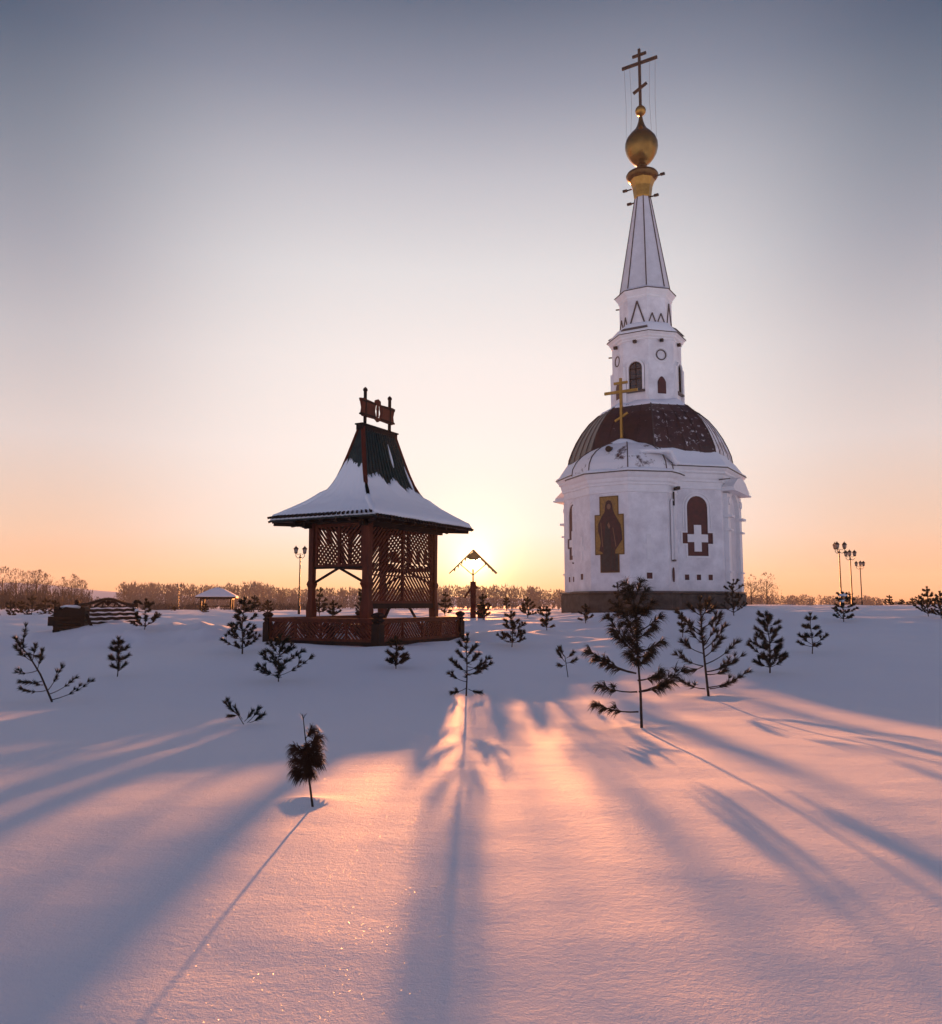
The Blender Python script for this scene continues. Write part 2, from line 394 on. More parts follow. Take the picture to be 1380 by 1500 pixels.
# ================================================================== CHURCH
U = 0.0374
CY = 46.0
cb = P(956, 895, CY)
CH_Z = -0.62
CA = R(-(12.4 + 19.0))
church = thing('chapel', 'white octagonal chapel with maroon dome, tall white spire and gilded onion top', 'chapel', (cb.x, CY, CH_Z), CA)
def HZ(py, fwd=0.0):            # photo row -> height over the chapel's base, for a point fwd metres in front of its axis
    d = ray(950, py); Y = CY - fwd * 0.92
    return d.z / d.y * Y - CH_Z
OA = [R(22.5 + 45 * k) for k in range(8)]
def octr(r, z, n=8): return [(r * math.cos(a), r * math.sin(a), z) for a in OA]
def face(theta, apo, cx=0.0, cyy=0.0):   # frame on an octagon face whose outward normal points at theta
    nrm = Vector((math.cos(theta), math.sin(theta), 0)); ux = Vector((-math.sin(theta), math.cos(theta), 0))
    def fr(u, v, w): return Vector((cx, cyy, 0)) + nrm * (apo + w) + ux * u + Vector((0, 0, v))
    return fr
ch = lambda r: r * math.cos(R(22.5))
FRONT = R(-90)
RP = 5.0; RW = 4.82; zP = HZ(870); zE = HZ(703)
# apse outline (local x, y), front is -y
def apse(o=0.0, back=2.4):
    pts = [(1.03, -6.17), (2.54, -4.86), (2.66, -4.2), (2.66, -back), (-2.66, -back), (-2.66, -4.2), (-2.54, -4.86), (-1.03, -6.17)]
    res = []
    n = len(pts)
    for i, (x, y) in enumerate(pts):
        px_, py_ = pts[i-1]; qx, qy = pts[(i+1) % n]
        e1 = Vector((x-px_, y-py_)).normalized(); e2 = Vector((qx-x, qy-y)).normalized()
        n1 = Vector((e1.y, -e1.x)); n2 = Vector((e2.y, -e2.x))
        b_ = (n1 + n2).normalized(); k = 1 / max(0.4, b_.dot(n1))
        sgn = 1 if True else -1
        res.append((x + b_.x * o * k * sgn, y + b_.y * o * k * sgn))
    return res
_t = apse(0.3)
if abs(_t[0][0]) < 1.03 or _t[0][1] > -6.17: 
    _a = apse
    def apse(o=0.0, back=2.4): return _a(-o, back)
zAE = HZ(692, 6.1)              # apse eave
A_ = lambda o, z, back=2.4: [(x, y, z) for x, y in apse(o, back)][::-1]
# plinth
b = MB(); b.loft([octr(RP + .06, -1.0), octr(RP + .06, zP - .1), octr(RP, zP)]); b.build('plinth', M['plinth'], church)
b = MB(); b.loft([A_(.17, -1.0), A_(.17, zP - .12), A_(.12, zP - .005)]); b.build('apse_plinth', M['plinth'], church)
b = MB(); b.loft([octr(RP + .11, zP), octr(RP + .11, zP + .07), octr(RW + .01, zP + .10)])
b.loft([A_(.22, zP - .003), A_(.22, zP + .067), A_(.01, zP + .10)]); b.build('plinth_cap', M['flash'], church)
# walls
b = MB(); b.loft([octr(RW, zP + .02), octr(RW, zE - .2)]); b.build('wall', M['white'], church)
b = MB(); b.loft([A_(0, zP + .02), A_(0, zAE - .15)]); apw = b.build('apse_wall', M['white'], church)
# cornices
def cornice(ringf, r0, steps, name, m=M['trim'], parent=church):
    b = MB(); rings = [ringf(r0 + o, z) for o, z in steps]; b.loft(rings); return b.build(name, m, parent)
cornice(octr, RW, [(.01, zE-1.12), (.06, zE-1.10), (.06, zE-1.02), (.02, zE-1.0), (.02, zE-.74), (.10, zE-.72), (.10, zE-.62), (.16, zE-.52), (.20, zE-.34), (.30, zE-.26), (.30, zE-.18), (.42, zE-.07), (.44, zE-.012)], 'cornice')
cornice(lambda o, z: A_(o, z), 0.0, [(.008, zAE-1.0), (.05, zAE-.98), (.05, zAE-.90), (.015, zAE-.88), (.015, zAE-.62), (.08, zAE-.60), (.08, zAE-.50), (.14, zAE-.42), (.16, zAE-.28), (.26, zAE-.18), (.34, zAE-.06), (.35, zAE-.012)], 'apse_cornice')
b = MB(); b.loft([octr(RW+.49, zE-.01), octr(RW+.49, zE+.035)]); b.loft([A_(.41, zAE-.01), A_(.41, zAE+.035)]); b.build('eave_flashing', M['flash'], church)
# snow on the eaves
def snowring(ringf, prof, name, amp=0.05, sub=6, seed=0, parent=church):
    b = MB(); rings = []
    for j, (o, z) in enumerate(prof):
        r = ringf(o, z); n = len(r); q = []
        for i in range(n):
            a = Vector(r[i]); c = Vector(r[(i+1) % n])
            for k in range(sub):
                p = a.lerp(c, k / sub)
                if 0 < j < len(prof): p.z += amp * (j / len(prof)) * 2 * noise.noise(Vector((p.x*1.3 + seed, p.y*1.3, j * .4)))
                q.append(p)
        rings.append(q)
    b.loft(rings); return b.build(name, M['snow_s'], parent, smooth=True)
zD = HZ(687)                     # dome springing
snowring(lambda r, z: octr(r, z), [(RW+.44, zE+.03), (RW+.46, zE+.10), (RW+.30, zE+.19), (4.75, zD+.10), (4.60, zD+.30), (4.40, zD+.42), (4.0, zD+.1)], 'eave_snow', 0.14, 10)
# dome
dprof = [(4.60, zD-.3), (4.60, zD), (4.50, HZ(672)), (4.32, HZ(660)), (4.08, HZ(647)), (3.74, HZ(633)), (3.32, HZ(619.5)), (2.80, HZ(608)), (2.2, HZ(601)), (1.2, HZ(597))]
dz = zD - .3
def dome_facets(ks, name, m):
    b = MB()
    for k in ks:
        for (r0, z0), (r1, z1) in zip(dprof, dprof[1:]):
            a0, a1 = OA[k], OA[k] + R(45); q = []
            for r, z, a in ((r0, z0, a0), (r0, z0, a1), (r1, z1, a1), (r1, z1, a0)): q.append((r*math.cos(a), r*math.sin(a), z))
            b.add(q, [(0, 1, 2, 3)])
    return b.build(name, m, church)
# facet k spans from 22.5+45k ; front (-90) is k=5, front right (-45) k=6, right (0) k=7, front left (-135) k=4
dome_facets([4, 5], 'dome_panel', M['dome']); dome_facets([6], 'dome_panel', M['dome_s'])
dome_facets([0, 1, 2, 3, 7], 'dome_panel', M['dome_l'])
b = MB()
for a in OA: b.tube([(r*1.004*math.cos(a), r*1.004*math.sin(a), z + .01) for r, z in dprof], 0.035, 6)
b.build('dome_rib', M['flash'], church)
b = MB()
for k in range(8):
    for t_ in (.25, .5, .75):
        pl = []
        for r_, z_ in dprof:
            p = Vector((r_*math.cos(OA[k]), r_*math.sin(OA[k]), z_)).lerp(Vector((r_*math.cos(OA[k]+R(45)), r_*math.sin(OA[k]+R(45)), z_)), t_)
            pl.append((p.x*1.003, p.y*1.003, p.z + .006))
        b.tube(pl, .018, 4)
b.build('dome_seam', M['dome'], church)
# thin snow lying at the top of the dome against the drum
snowring(lambda r, z: octr(r, z), [(2.85, HZ(611)), (2.68, HZ(605)), (2.35, HZ(600)), (1.95, HZ(595)), (1.6, HZ(598))], 'drum_foot_snow', 0.24, 10, 4)
# apse dome
ac = (0.0, -3.5)
def aring(s_, z): return [(ac[0] + (x-ac[0])*s_, ac[1] + (y-ac[1])*s_, z) for x, y in apse(0.05, 0.4)][::-1]
zA0 = zAE + .12; zA1 = HZ(645, 4.2)
arp = [(1 - .0, zA0 - .12)] + [(math.cos(R(t)), zA0 + (zA1 - zA0) * math.sin(R(t)) ** 0.9) for t in (0, 12, 24, 36, 48, 60, 72, 84)]
b = MB(); b.loft([aring(s_, z) for s_, z in arp]); b.build('apse_dome', M['dome_w'], church)
b = MB()
for i in range(8):
    pl = [aring(s_ * 1.004, z + .01)[i] for s_, z in arp]; b.tube(pl, 0.03, 6)
b.build('apse_dome_rib', M['flash'], church)
snowring(lambda o, z: A_(o, z, 3.0), [(.36, zAE+.03), (.38, zAE+.08), (.22, zAE+.17), (-.10, zAE+.30), (-.30, zAE+.42), (-.55, zAE+.1)], 'apse_eave_snow', 0.10, 8, 2)
b = MB(); b.blob((-.12, -5.35, HZ(658, 5.4)), .2, 2, 2, 1.0, .1); b.tube([(-.12, -5.3, HZ(658, 5.4)), (-.12, -5.85, HZ(657, 5.4))], .16, 10); b.build('vent', M['iron'], church)
# thick snow saddle between the apse dome and the main dome, right side heavier
b = MB(); nn, mm = 26, 16; rings = []
for j in range(mm + 1):
    v = j / mm; ring = []
    y = -5.35 + 2.2 * v
    for i in range(nn + 1):
        u = i / nn; x = -1.3 + 4.3 * u
        top = (zA1 + .12) - 0.62 * abs(x) ** 1.25 * (0.5 if x < 0 else .55) + .05
        e = math.sin(math.pi * min(1, max(0, u))) ** .35
        f_ = sst(0, .5, v)
        z = (zA0 + (zA1 - zA0) * 0.62) * (1 - f_) + top * f_ - .25 * (1 - e) + .09 * noise.noise(Vector((x*1.6, y*1.6, 3)))
        ring.append((x, y, z))
    rings.append(ring)
o = len(b.v)
for r in rings: b.v += r
for j in range(mm):
    for i in range(nn):
        a = o + j*(nn+1)+i; b.f.append((a, a+1, a+nn+2, a+nn+1))
sad = b.build('apse_dome_snow', M['snow_s'], church, smooth=True)
sm_ = sad.modifiers.new('thick', 'SOLIDIFY'); sm_.thickness = 0.2; sm_.offset = -1
# ---- shapes on faces
def arch(w, z0, z1, n=10, pointed=False):
    r = w / 2; pts = [(-r, z0), (r, z0)]
    if pointed:
        for i in range(n + 1):
            t = i / n; pts.append((r * (1 - t) , z1 - r*1.25 + r*1.25 * math.sin(t * math.pi/2) ** .9))
        for i in range(n - 1, -1, -1):
            t = i / n; pts.append((-r * (1 - t), z1 - r*1.25 + r*1.25 * math.sin(t * math.pi/2) ** .9))
    else:
        for i in range(n + 1):
            a = math.pi * i / n; pts.append((r * math.cos(a), z1 - r + r * math.sin(a)))
    return pts
def rect(u0, u1, v0, v1): return [(u0, v0), (u1, v0), (u1, v1), (u0, v1)]
def shift(pts, du): return [(u + du, v) for u, v in pts]
def cross_out(cx, cz, w, h, t): 
    return [(cx-t, cz-h), (cx+t, cz-h), (cx+t, cz-t), (cx+w, cz-t), (cx+w, cz+t), (cx+t, cz+t), (cx+t, cz+h), (cx-t, cz+h), (cx-t, cz+t), (cx-w, cz+t), (cx-w, cz-t), (cx-t, cz-t)]
def arc_band(fr, w, z1, th, w0, w1, mb, zbot=None, n=14):
    # raised moulding following an arch top and its jambs
    r0, r1 = w/2, w/2 + th; pts_o = []; pts_i = []
    cz = z1 - w/2
    if zbot is not None: pts_i.append((r0, zbot)); pts_o.append((r1, zbot))
    for i in range(n + 1):
        a = math.pi * i / n; pts_i.append((r0*math.cos(a), cz + r0*math.sin(a))); pts_o.append((r1*math.cos(a), cz + r1*math.sin(a)))
    if zbot is not None: pts_i.append((-r0, zbot)); pts_o.append((-r1, zbot))
    for k in range(len(pts_i) - 1):
        mb.prism([pts_i[k], pts_o[k], pts_o[k+1], pts_i[k+1]], fr, w0, w1)
AW = ch(RW)
def niche(theta, off, parent):
    fr0 = face(theta, AW); s_ = -1 if False else 1
    fr = lambda u, v, w: fr0(u + off, v, w)
    z0, z1 = HZ(816, 3.6), HZ(730, 3.6); w = 1.16
    b = MB(); b.prism(arch(w, z0, z1), fr, -.05, .012); zc = HZ(790.5, 3.6)
    b.prism(rect(-.86, .86, zc-.28, zc+.28), fr, -.05, .008)
    n_ = b.build('red_niche', M['red'], parent)
    b = MB(); arc_band(fr, w, z1, .09, -.02, .055, b, zc+.28); arc_band(fr, w + .34, z1 + .17, .05, -.02, .03, b, zc+.55)
    for s in (-1, 1):
        b.prism(rect(*(sorted((s*w/2, s*(w/2+.09)))), z0-.02, zc-.28), fr, -.02, .05)
        b.prism(rect(*(sorted((s*.86, s*.94))), zc-.34, zc+.34), fr, -.02, .05)
        b.prism(rect(*(sorted((s*(w/2+.09), s*.86))), zc+.28, zc+.35), fr, -.02, .05)
        b.prism(rect(*(sorted((s*(w/2+.09), s*.86))), zc-.35, zc-.28), fr, -.02, .05)
    b.prism(rect(-w/2-.09, w/2+.09, z0-.09, z0), fr, -.02, .06)
    b.build('niche_frame', M['trim'], n_)
    b = MB(); b.prism(cross_out(0, zc, .57, .68, .2), fr, .0, .045); b.build('white_cross', M['trim'], n_)
    for k in (-1, 0, 1):
        b = MB(); zz = HZ(846.5, 3.6); b.prism(rect(k*.66-.125, k*.66+.125, zz-.14, zz+.14), fr, -.02, .012); sq = b.build('square_recess', M['red'], parent)
        b = MB()
        for u0, u1, v0, v1 in ((-.18,.18,.14,.19), (-.18,.18,-.19,-.14), (-.18,-.125,-.14,.14), (.125,.18,-.14,.14)):
            b.prism(rect(k*.66+u0, k*.66+u1, zz+v0, zz+v1), fr, -.02, .03)
        b.build('recess_frame', M['trim'], sq)
for th, of in ((-45, 0.42), (-135, -0.42), (45, 0), (135, 0)): niche(R(th), of, church)
# side porticos (right and left): projecting surround with ledges and a curved hood
for th in (0, 180):
    fr = face(R(th), AW); b = MB()
    zt = HZ(724)
    for s in (-1, 1):
        u0, u1 = sorted((s*.95, s*1.45))
        b.prism(rect(u0, u1, zP+.1, zt-.4), fr, -.02, .22)
        b.prism(rect(u0-.06, u1+.06, HZ(783)-.09, HZ(783)), fr, -.02, .36)
        b.prism(rect(u0-.09, u1+.09, HZ(764)-.12, HZ(764)), fr, -.02, .44)
        b.prism(rect(u0-.04, u1+.04, HZ(840)-.08, HZ(840)), fr, -.02, .30)
        ro = [(s*1.2 + .2*math.cos(a*math.pi/6), HZ(745) + .2*math.sin(a*math.pi/6)) for a in range(12)]
        b.prism(ro, fr, .2, .29)
    arc_band(fr, 1.9, zt-.35, .3, -.02, .2, b)
    pt = b.build('side_portal', M['trim'], church)
    b = MB(); hood = [(-1.75, zt-.25), (1.75, zt-.25), (1.75, zt-.12), (.9, zt+.35), (0, zt+.55), (-.9, zt+.35), (-1.75, zt-.12)]
    b.prism(hood, fr, -.02, .62); b.prism(rect(-1.85, 1.85, zt-.33, zt-.25), fr, -.02, .70); b.build('portal_hood', M['trim'], pt)
    b = MB(); b.prism(arch(1.5, zP+.1, zt-.75), fr, -.02, .012); b.build('blind_arch', M['spire'], pt)
# west and apse faces' rear
b = MB(); fr = face(R(90), AW); b.prism(arch(1.4, zP+.1, zE-2.2), fr, -.02, .015); b.build('door', M['red'], church)
# icon on the apse front
fr = lambda u, v, w: Vector((u, -6.17 - w, v))
z = lambda py: HZ(py, 6.1)
ik = MB(); yc = -.02
zt, zb, za0, za1 = z(727), z(837), z(754), z(810.5)
ik.prism(rect(-.45, .45, za0, zt), fr, -.02, .03); ik.prism(rect(-.72, .72, za1, za0), fr, -.02, .03)
ikm = ik.build('icon_panel', M['icongold'], church)
ik = MB(); ik.prism(rect(-.45, .45, zb, za1), fr, -.02, .03); ik.build('icon_lower_panel', M['robe2'], ikm)
ik = MB()
for u0, u1, v0, v1 in ((-.50,-.45,za0,zt+.05),(.45,.50,za0,zt+.05),(-.45,.45,zt,zt+.05),(-.77,-.72,za1-.05,za0+.05),(.72,.77,za1-.05,za0+.05),(-.72,-.50,za0,za0+.05),(.50,.72,za0,za0+.05),(-.72,-.5,za1-.05,za1),(.5,.72,za1-.05,za1),(-.5,-.45,zb-.05,za1),(.45,.5,zb-.05,za1),(-.45,.45,zb-.05,zb)):
    ik.prism(rect(u0, u1, v0, v1), fr, -.02, .036)
ik.build('icon_border', M['golddark'], ikm)
def zz(py): return z(py)
robe = [(-.30, zz(836)), (.26, zz(836)), (.30, zz(806)), (.44, zz(800)), (.68, zz(790)), (.66, zz(780)), (.60, zz(768)), (.44, zz(760)), (.30, zz(752)), (.20, zz(745)), (.19, zz(738)), (.11, zz(733)), (-.02, zz(731.5)), (-.14, zz(734)), (-.20, zz(740)), (-.22, zz(748)), (-.40, zz(756)), (-.58, zz(766)), (-.60, zz(776)), (-.50, zz(786)), (-.46, zz(794)), (-.54, zz(806)), (-.40, zz(808)), (-.32, zz(812))]
ik = MB(); ik.prism(robe, fr, .0, .042); ik.build('painted_robe', M['robe'], ikm)
tun = [(-.26, zz(835.5)), (.02, zz(835.5)), (.10, zz(800)), (.04, zz(776)), (-.10, zz(760)), (-.22, zz(774)), (-.30, zz(800)), (-.30, zz(820))]
ik = MB(); ik.prism(tun, fr, .0, .048); ik.prism([(.06, zz(835)), (.24, zz(835)), (.26, zz(806)), (.14, zz(800))], fr, .0, .047); ik.build('painted_tunic', M['robe2'], ikm)
ik = MB(); ik.prism([(.0 + .10*math.cos(a*math.pi/8), zz(741) + .14*math.sin(a*math.pi/8)) for a in range(16)], fr, .0, .050)
ik.build('painted_face', M['skin'], ikm)
ik = MB(); ik.prism([(-.10, zz(768)), (-.02, zz(764)), (.06, zz(770)), (.0, zz(774))], fr, .0, .052); ik.build('painted_hand', M['skin'], ikm)
for u0, u1, p0, p1 in ((.34, .52, 764, 796), (.20, .34, 772, 800), (-.44, -.36, 764, 800), (.44, .60, 770, 788), (-.30, -.24, 758, 790)):
    ik = MB(); ik.prism([(u0-.012, zz(p0)), (u0+.012, zz(p0)), (u1+.02, zz(p1)), (u1-.02, zz(p1))], fr, .0, .047); ik.build('painted_fold', M['skin'] if p1 > 798 else M['red'], ikm)
ik = MB()
for k in range(24):
    a0, a1 = 2*math.pi*k/24, 2*math.pi*(k+1)/24
    ik.prism([(.26*math.cos(a0), zz(740)+.27*math.sin(a0)), (.29*math.cos(a0), zz(740)+.30*math.sin(a0)), (.29*math.cos(a1), zz(740)+.30*math.sin(a1)), (.26*math.cos(a1), zz(740)+.27*math.sin(a1))], fr, .0, .035)
ik.build('painted_halo', M['skin'], ikm)
# apse side faces: small squares, narrow blind arches, fine brick cross
def aface(i0, i1):
    p = apse(0)[i0]; q = apse(0)[i1]; a = Vector((*p, 0)); c = Vector((*q, 0)); m_ = (a + c) / 2; d = (c - a).normalized()
    n_ = Vector((d.y, -d.x, 0))
    if n_.y > 0 or (abs(n_.y) < .01 and n_.x * m_.x < 0): n_ = -n_
    return lambda u, v, w: m_ + d * u + n_ * w + Vector((0, 0, v))
for (i0, i1, s) in ((0, 1, 1), (6, 7, -1)):
    fr = aface(i0, i1); b = MB(); zq = HZ(844, 5.2); b.prism(rect(-.15, .15, zq-.15, zq+.15), fr, -.02, .012); sq = b.build('square_recess', M['red'], church)
    b = MB()
    for u0, u1, v0, v1 in ((-.21,.21,.15,.2), (-.21,.21,-.2,-.15), (-.21,-.15,-.15,.15), (.15,.21,-.15,.15)): b.prism(rect(u0, u1, zq+v0, zq+v1), fr, -.02, .03)
    b.build('recess_frame', M['trim'], sq)
    b = MB(); b.prism(cross_out(0, HZ(802, 5.2), .3, .62, .11), fr, -.02, .025); b.build('brick_cross', M['trim'], church)
for s in (-1, 1):
    fr = (lambda s: lambda u, v, w: Vector((s*(2.66 + w), -4.42 + u, v)))(s)
    b = MB(); b.prism(arch(.26, HZ(822, 4.3), HZ(737, 4.3)), fr, -.02, .015); na = b.build('blind_slot', M['spire'], church)
    b = MB(); arc_band(fr, .26, HZ(737, 4.3), .07, -.02, .06, b, HZ(822, 4.3)); b.build('slot_frame', M['trim'], na)
    b = MB(); b.prism(rect(-.17, .17, HZ(824,4.3), HZ(822,4.3)+.02), fr, -.02, .10); b.build('sill', M['flash'], na)
    b = MB(); b.prism([(.11*math.cos(a*math.pi/8), HZ(843,4.3)+.36*math.sin(a*math.pi/8)) for a in range(16)], fr, -.02, .02); b.build('oval_recess', M['red'], church)
# drain spouts under the eave
b = MB(); b.bar((2.75, -4.15, zAE-.75), (3.05, -4.5, zAE-.75), .16, .16); b.tube([(2.72, -4.3, zAE-.9), (2.72, -4.3, zAE-1.6)], .05, 6); b.build('downpipe', M['iron'], church)
# dark bar standing in for the shadow gap at the corner under the right eave
b = MB(); a = OA[7]; cx_, cy_ = (RW+.16)*math.cos(a), (RW+.16)*math.sin(a)
b.bar((cx_-.05, cy_-.35, zE-.62), (cx_+.22, cy_+.25, zE-.52), .22, .05); b.build('eave_shadow_bar', M['flash'], church)

# ---- drum
RD = 1.95; zd0 = HZ(610); zd1 = HZ(503)
b = MB(); b.loft([octr(RD, zd0 - .3), octr(RD, zd1)]); b.build('drum_wall', M['white'], church)
b = MB(); b.loft([octr(RD+o, zz_) for o, zz_ in ((.01, zd1-.34), (.05, zd1-.32), (.05, zd1-.24), (.14, zd1-.16), (.16, zd1-.08), (.26, zd1), (.27, zd1+.05))]); b.build('drum_cornice', M['trim'], church)
b = MB(); b.loft([octr(RD+.31, zd1+.045), octr(RD+.31, zd1+.085)]); b.build('drum_flashing', M['flash'], church)
zt0 = HZ(485)
snowring(lambda r, z: octr(r, z), [(RD+.27, zd1+.085), (RD+.27, zd1+.13), (1.62, zt0+.02), (1.5, zt0+.10), (1.2, zt0)], 'drum_roof_snow', 0.03, 4, 7)
DW = ch(RD)
for k in range(8):
    th = R(-90 + 45*k); fr = face(th, DW)
    if k % 2 == 0:
        z0, z1 = HZ(571, 1.8), HZ(530, 1.8)
        b = MB(); b.prism(arch(.72, z0, z1), fr, -.02, .02); wn = b.build('window', M['glass'], church)
        b = MB(); b.prism(rect(-.02, .02, z0, z1), fr, 0, .05)
        b.prism(rect(-.36, .36, z0+.62, z0+.67), fr, 0, .046); b.prism(rect(-.36, .36, z1-.40, z1-.36), fr, 0, .048)
        arc_band(fr, .64, z1-.04, .05, 0, .06, b, z0); b.build('window_frame', M['wood_d'], wn)
        b = MB(); arc_band(fr, .78, z1+.03, .12, -.02, .15, b, z0-.0); arc_band(fr, 1.06, z1+.17, .05, -.02, .06, b, z0+.5)
        for s in (-1, 1): b.prism(rect(*sorted((s*.55, s*.72)), zd0-.2, z1-.2), fr, -.02, .14)
        b.build('window_surround', M['trim'], wn)
        b = MB(); b.prism(rect(-.52, .52, z0-.12, z0-.04), fr, -.02, .20); b.build('sill', M['flash'], wn)
    else:
        z0, z1 = HZ(577, 1.8), HZ(552, 1.8)
        b = MB(); b.prism(arch(.50, z0, z1, pointed=True), fr, -.02, .02); nn_ = b.build('red_niche', M['red'], church)
        b = MB(); zc = HZ(520.5, 1.8)
        for r0, r1, hh_ in ((.25, .31, .035), ):
            for q in range(20):
                a0, a1 = 2*math.pi*q/20, 2*math.pi*(q+1)/20
                b.prism([(r0*math.cos(a0), zc+r0*math.sin(a0)), (r1*math.cos(a0), zc+r1*math.sin(a0)), (r1*math.cos(a1), zc+r1*math.sin(a1)), (r0*math.cos(a1), zc+r0*math.sin(a1))], fr, -.02, hh_)
        b.build('dark_ring', M['flash'], church)
        b = MB()
        for q in range(20):
            a0, a1 = 2*math.pi*q/20, 2*math.pi*(q+1)/20; r0, r1 = .38, .45
            b.prism([(r0*math.cos(a0), zc+r0*math.sin(a0)), (r1*math.cos(a0), zc+r1*math.sin(a0)), (r1*math.cos(a1), zc+r1*math.sin(a1)), (r0*math.cos(a1), zc+r0*math.sin(a1))], fr, -.02, .03)
        b.build('ring_moulding', M['trim'], church)
    # little dark bracket under the cornice
    b = MB(); b.box(-.09, .09, -.09, .09, -.08, .08, Matrix.Translation(fr(0, zd1-.42, .12))); b.build('floodlight', M['iron'], church)
# ---- upper tier
RT = 1.48; zt1 = HZ(437)
b = MB(); b.loft([octr(RT, zt0 - .1), octr(RT, zt1 - .2)]); b.build('lantern_wall', M['white'], church)
b = MB(); b.loft([octr(RT+o, zz_) for o, zz_ in ((.01, zt1-.42), (.06, zt1-.36), (.06, zt1-.28), (.20, zt1-.10), (.24, zt1-.03), (.25, zt1+.02))]); b.build('lantern_cornice', M['trim'], church)
zs0 = HZ(431)
b = MB(); b.loft([octr(RT+.29, zt1+.015), octr(RT+.29, zt1+.055)]); b.build('lantern_flashing', M['flash'], church)
b = MB(); b.loft([octr(RT+.25, zt1+.055), octr(1.46, zs0)]); b.build('lantern_roof', M['spire'], church)
TW = ch(RT)
def tri_bars(mb, fr, c, w, z0, z1, t=.055):
    a, b_, p = Vector((c-w/2, z0)), Vector((c+w/2, z0)), Vector((c, z1))
    for q, s in ((a, p), (p, b_), (b_, a)):
        d = (s - q).normalized(); n_ = Vector((-d.y, d.x)) * t/2
        mb.prism([q-n_, s-n_, s+n_, q+n_], fr, -.02, .05)
for k in range(8):
    fr = face(R(-90 + 45*k), TW); b = MB()
    if k % 2 == 0:
        tri_bars(b, fr, 0, .86, HZ(474, 1.4), HZ(440, 1.4), .075)
        q = b.build('gable_moulding', M['flash'], church)
        b = MB(); zz0 = HZ(474.5, 1.4)
        v = [fr(-.55, zz0, .02), fr(.55, zz0, .02), fr(.80, zz0-.42, .66), fr(-.80, zz0-.42, .66), fr(-.55, zz0-.45, .02), fr(.55, zz0-.45, .02)]
        b.add(v, [(0,3,2,1), (0,1,5,4), (1,2,5), (0,4,3), (2,3,4,5)]); b.build('gable_foot_roof', M['flash'], church)
    else:
        for c in (-.27, .27): tri_bars(b, fr, c, .46, HZ(474, 1.4), HZ(459, 1.4), .05)
        b.build('zigzag_moulding', M['flash'], church)
# ---- spire
zs1 = HZ(291)
b = MB(); b.loft([octr(1.44, zs0 - .02), octr(.45, zs1)]); b.build('spire', M['spire'], church)
b = MB()
for a in OA: b.tube([(1.445*math.cos(a), 1.445*math.sin(a), zs0), (.455*math.cos(a), .455*math.sin(a), zs1)], .035, 5)
b.build('spire_rib', M['flash'], church)
# ---- gilded top
b = MB(); b.loft([octr(.47, zs1 - .03), octr(.50, zs1 + .06), octr(.58, HZ(275)), octr(.72, HZ(266)), octr(.78, HZ(262.5))]); cup = b.build('gilded_cup', M['gold'], church)
b = MB(); b.lathe([(.74, HZ(265)), (.88, HZ(261.5)), (.95, HZ(258)), (.88, HZ(255)), (.60, HZ(252.5)), (.40, HZ(250)), (.30, HZ(248)), (.28, HZ(243)), (.32, HZ(241))], 32); b.build('cup_brim', M['golddark'], cup, smooth=True)
b = MB()
op = [(.28, 244), (.34, 241), (.50, 238.5), (.72, 232), (.88, 225), (.965, 217), (.95, 210), (.84, 203), (.61, 196), (.36, 190), (.23, 184), (.15, 178), (.11, 173), (.09, 169)]
b.lathe([(r, HZ(p)) for r, p in op], 40); on = b.build('onion_dome', M['gold_o'], church, smooth=True)
b = MB(); zb_ = HZ(162.5); b.lathe([(.315*math.sin(R(t)) + .001, zb_ - .315*math.cos(R(t))) for t in range(0, 181, 12)], 24); b.build('orb', M['gold'], church, smooth=True)
# cross: bars lie along local x
zc0, zc1 = HZ(155), HZ(72)
b = MB(); b.bar((0,0,zc0-.05), (0,0,zc1), .14, .14, Vector((0,1,0)))
b.bar((-1.10,0,HZ(92.5)), (1.10,0,HZ(92.5)), .11, .17); b.bar((-.43,0,HZ(80.5)), (.43,0,HZ(80.5)), .11, .15)
b.bar((-.43,0,HZ(134)), (.43,0,HZ(124.5)), .11, .15); cr = b.build('spire_cross', M['iron'], church)
b = MB()
for s in (-1, 1):
    for q, w in ((.97, .90), (.62, .6)):
        b.tube([(s*q, 0, HZ(93)), (s*(q-.07), .02, HZ(150)), (s*w, .1*s, HZ(206 if q > .8 else 194))], .008, 4)
b.build('chain', M['iron'], church)
for s, zf, r in ((1, 291, .5), (-1, 294, .5), (1, 263, .9), (-1, 273, .75)):
    b = MB(); b.tube([(s*(r-.1), 0, HZ(zf)), (s*(r+.30), 0, HZ(zf)-.02)], .045, 6)
    b.box(-.13, .13, -.07, .07, -.06, .06, Matrix.Translation((s*(r+.33), 0, HZ(zf)))); b.build('floodlight_arm', M['iron'], church)
for k, zf, r in ((4, 450, RT), (4, 520, RD)):
    a = R(-90-75); b = MB(); b.tube([(r*.9*math.cos(a), r*.9*math.sin(a), HZ(zf)), ((r+.22)*math.cos(a), (r+.22)*math.sin(a), HZ(zf))], .04, 6); b.build('pipe_stub', M['iron'], church)
# apse cross
zq0 = zA1; fy = -4.2
hz2 = lambda p: HZ(p, 4.2)
b = MB(); b.bar((0,fy,zq0-.2), (0,fy,hz2(552)), .13, .13, Vector((0,1,0))); b.bar((-.92,fy,hz2(572)), (.92,fy,hz2(572)), .10, .15); b.bar((-.38,fy,hz2(559)), (.38,fy,hz2(559)), .10, .13)
b.bar((-.36,fy,hz2(614.5)), (.36,fy,hz2(604)), .10, .12); b.lathe([(.16, 0), (.16, .15), (.10, .3)], 12, (0, fy, zq0-.12)); b.build('apse_cross', M['gold'], church)

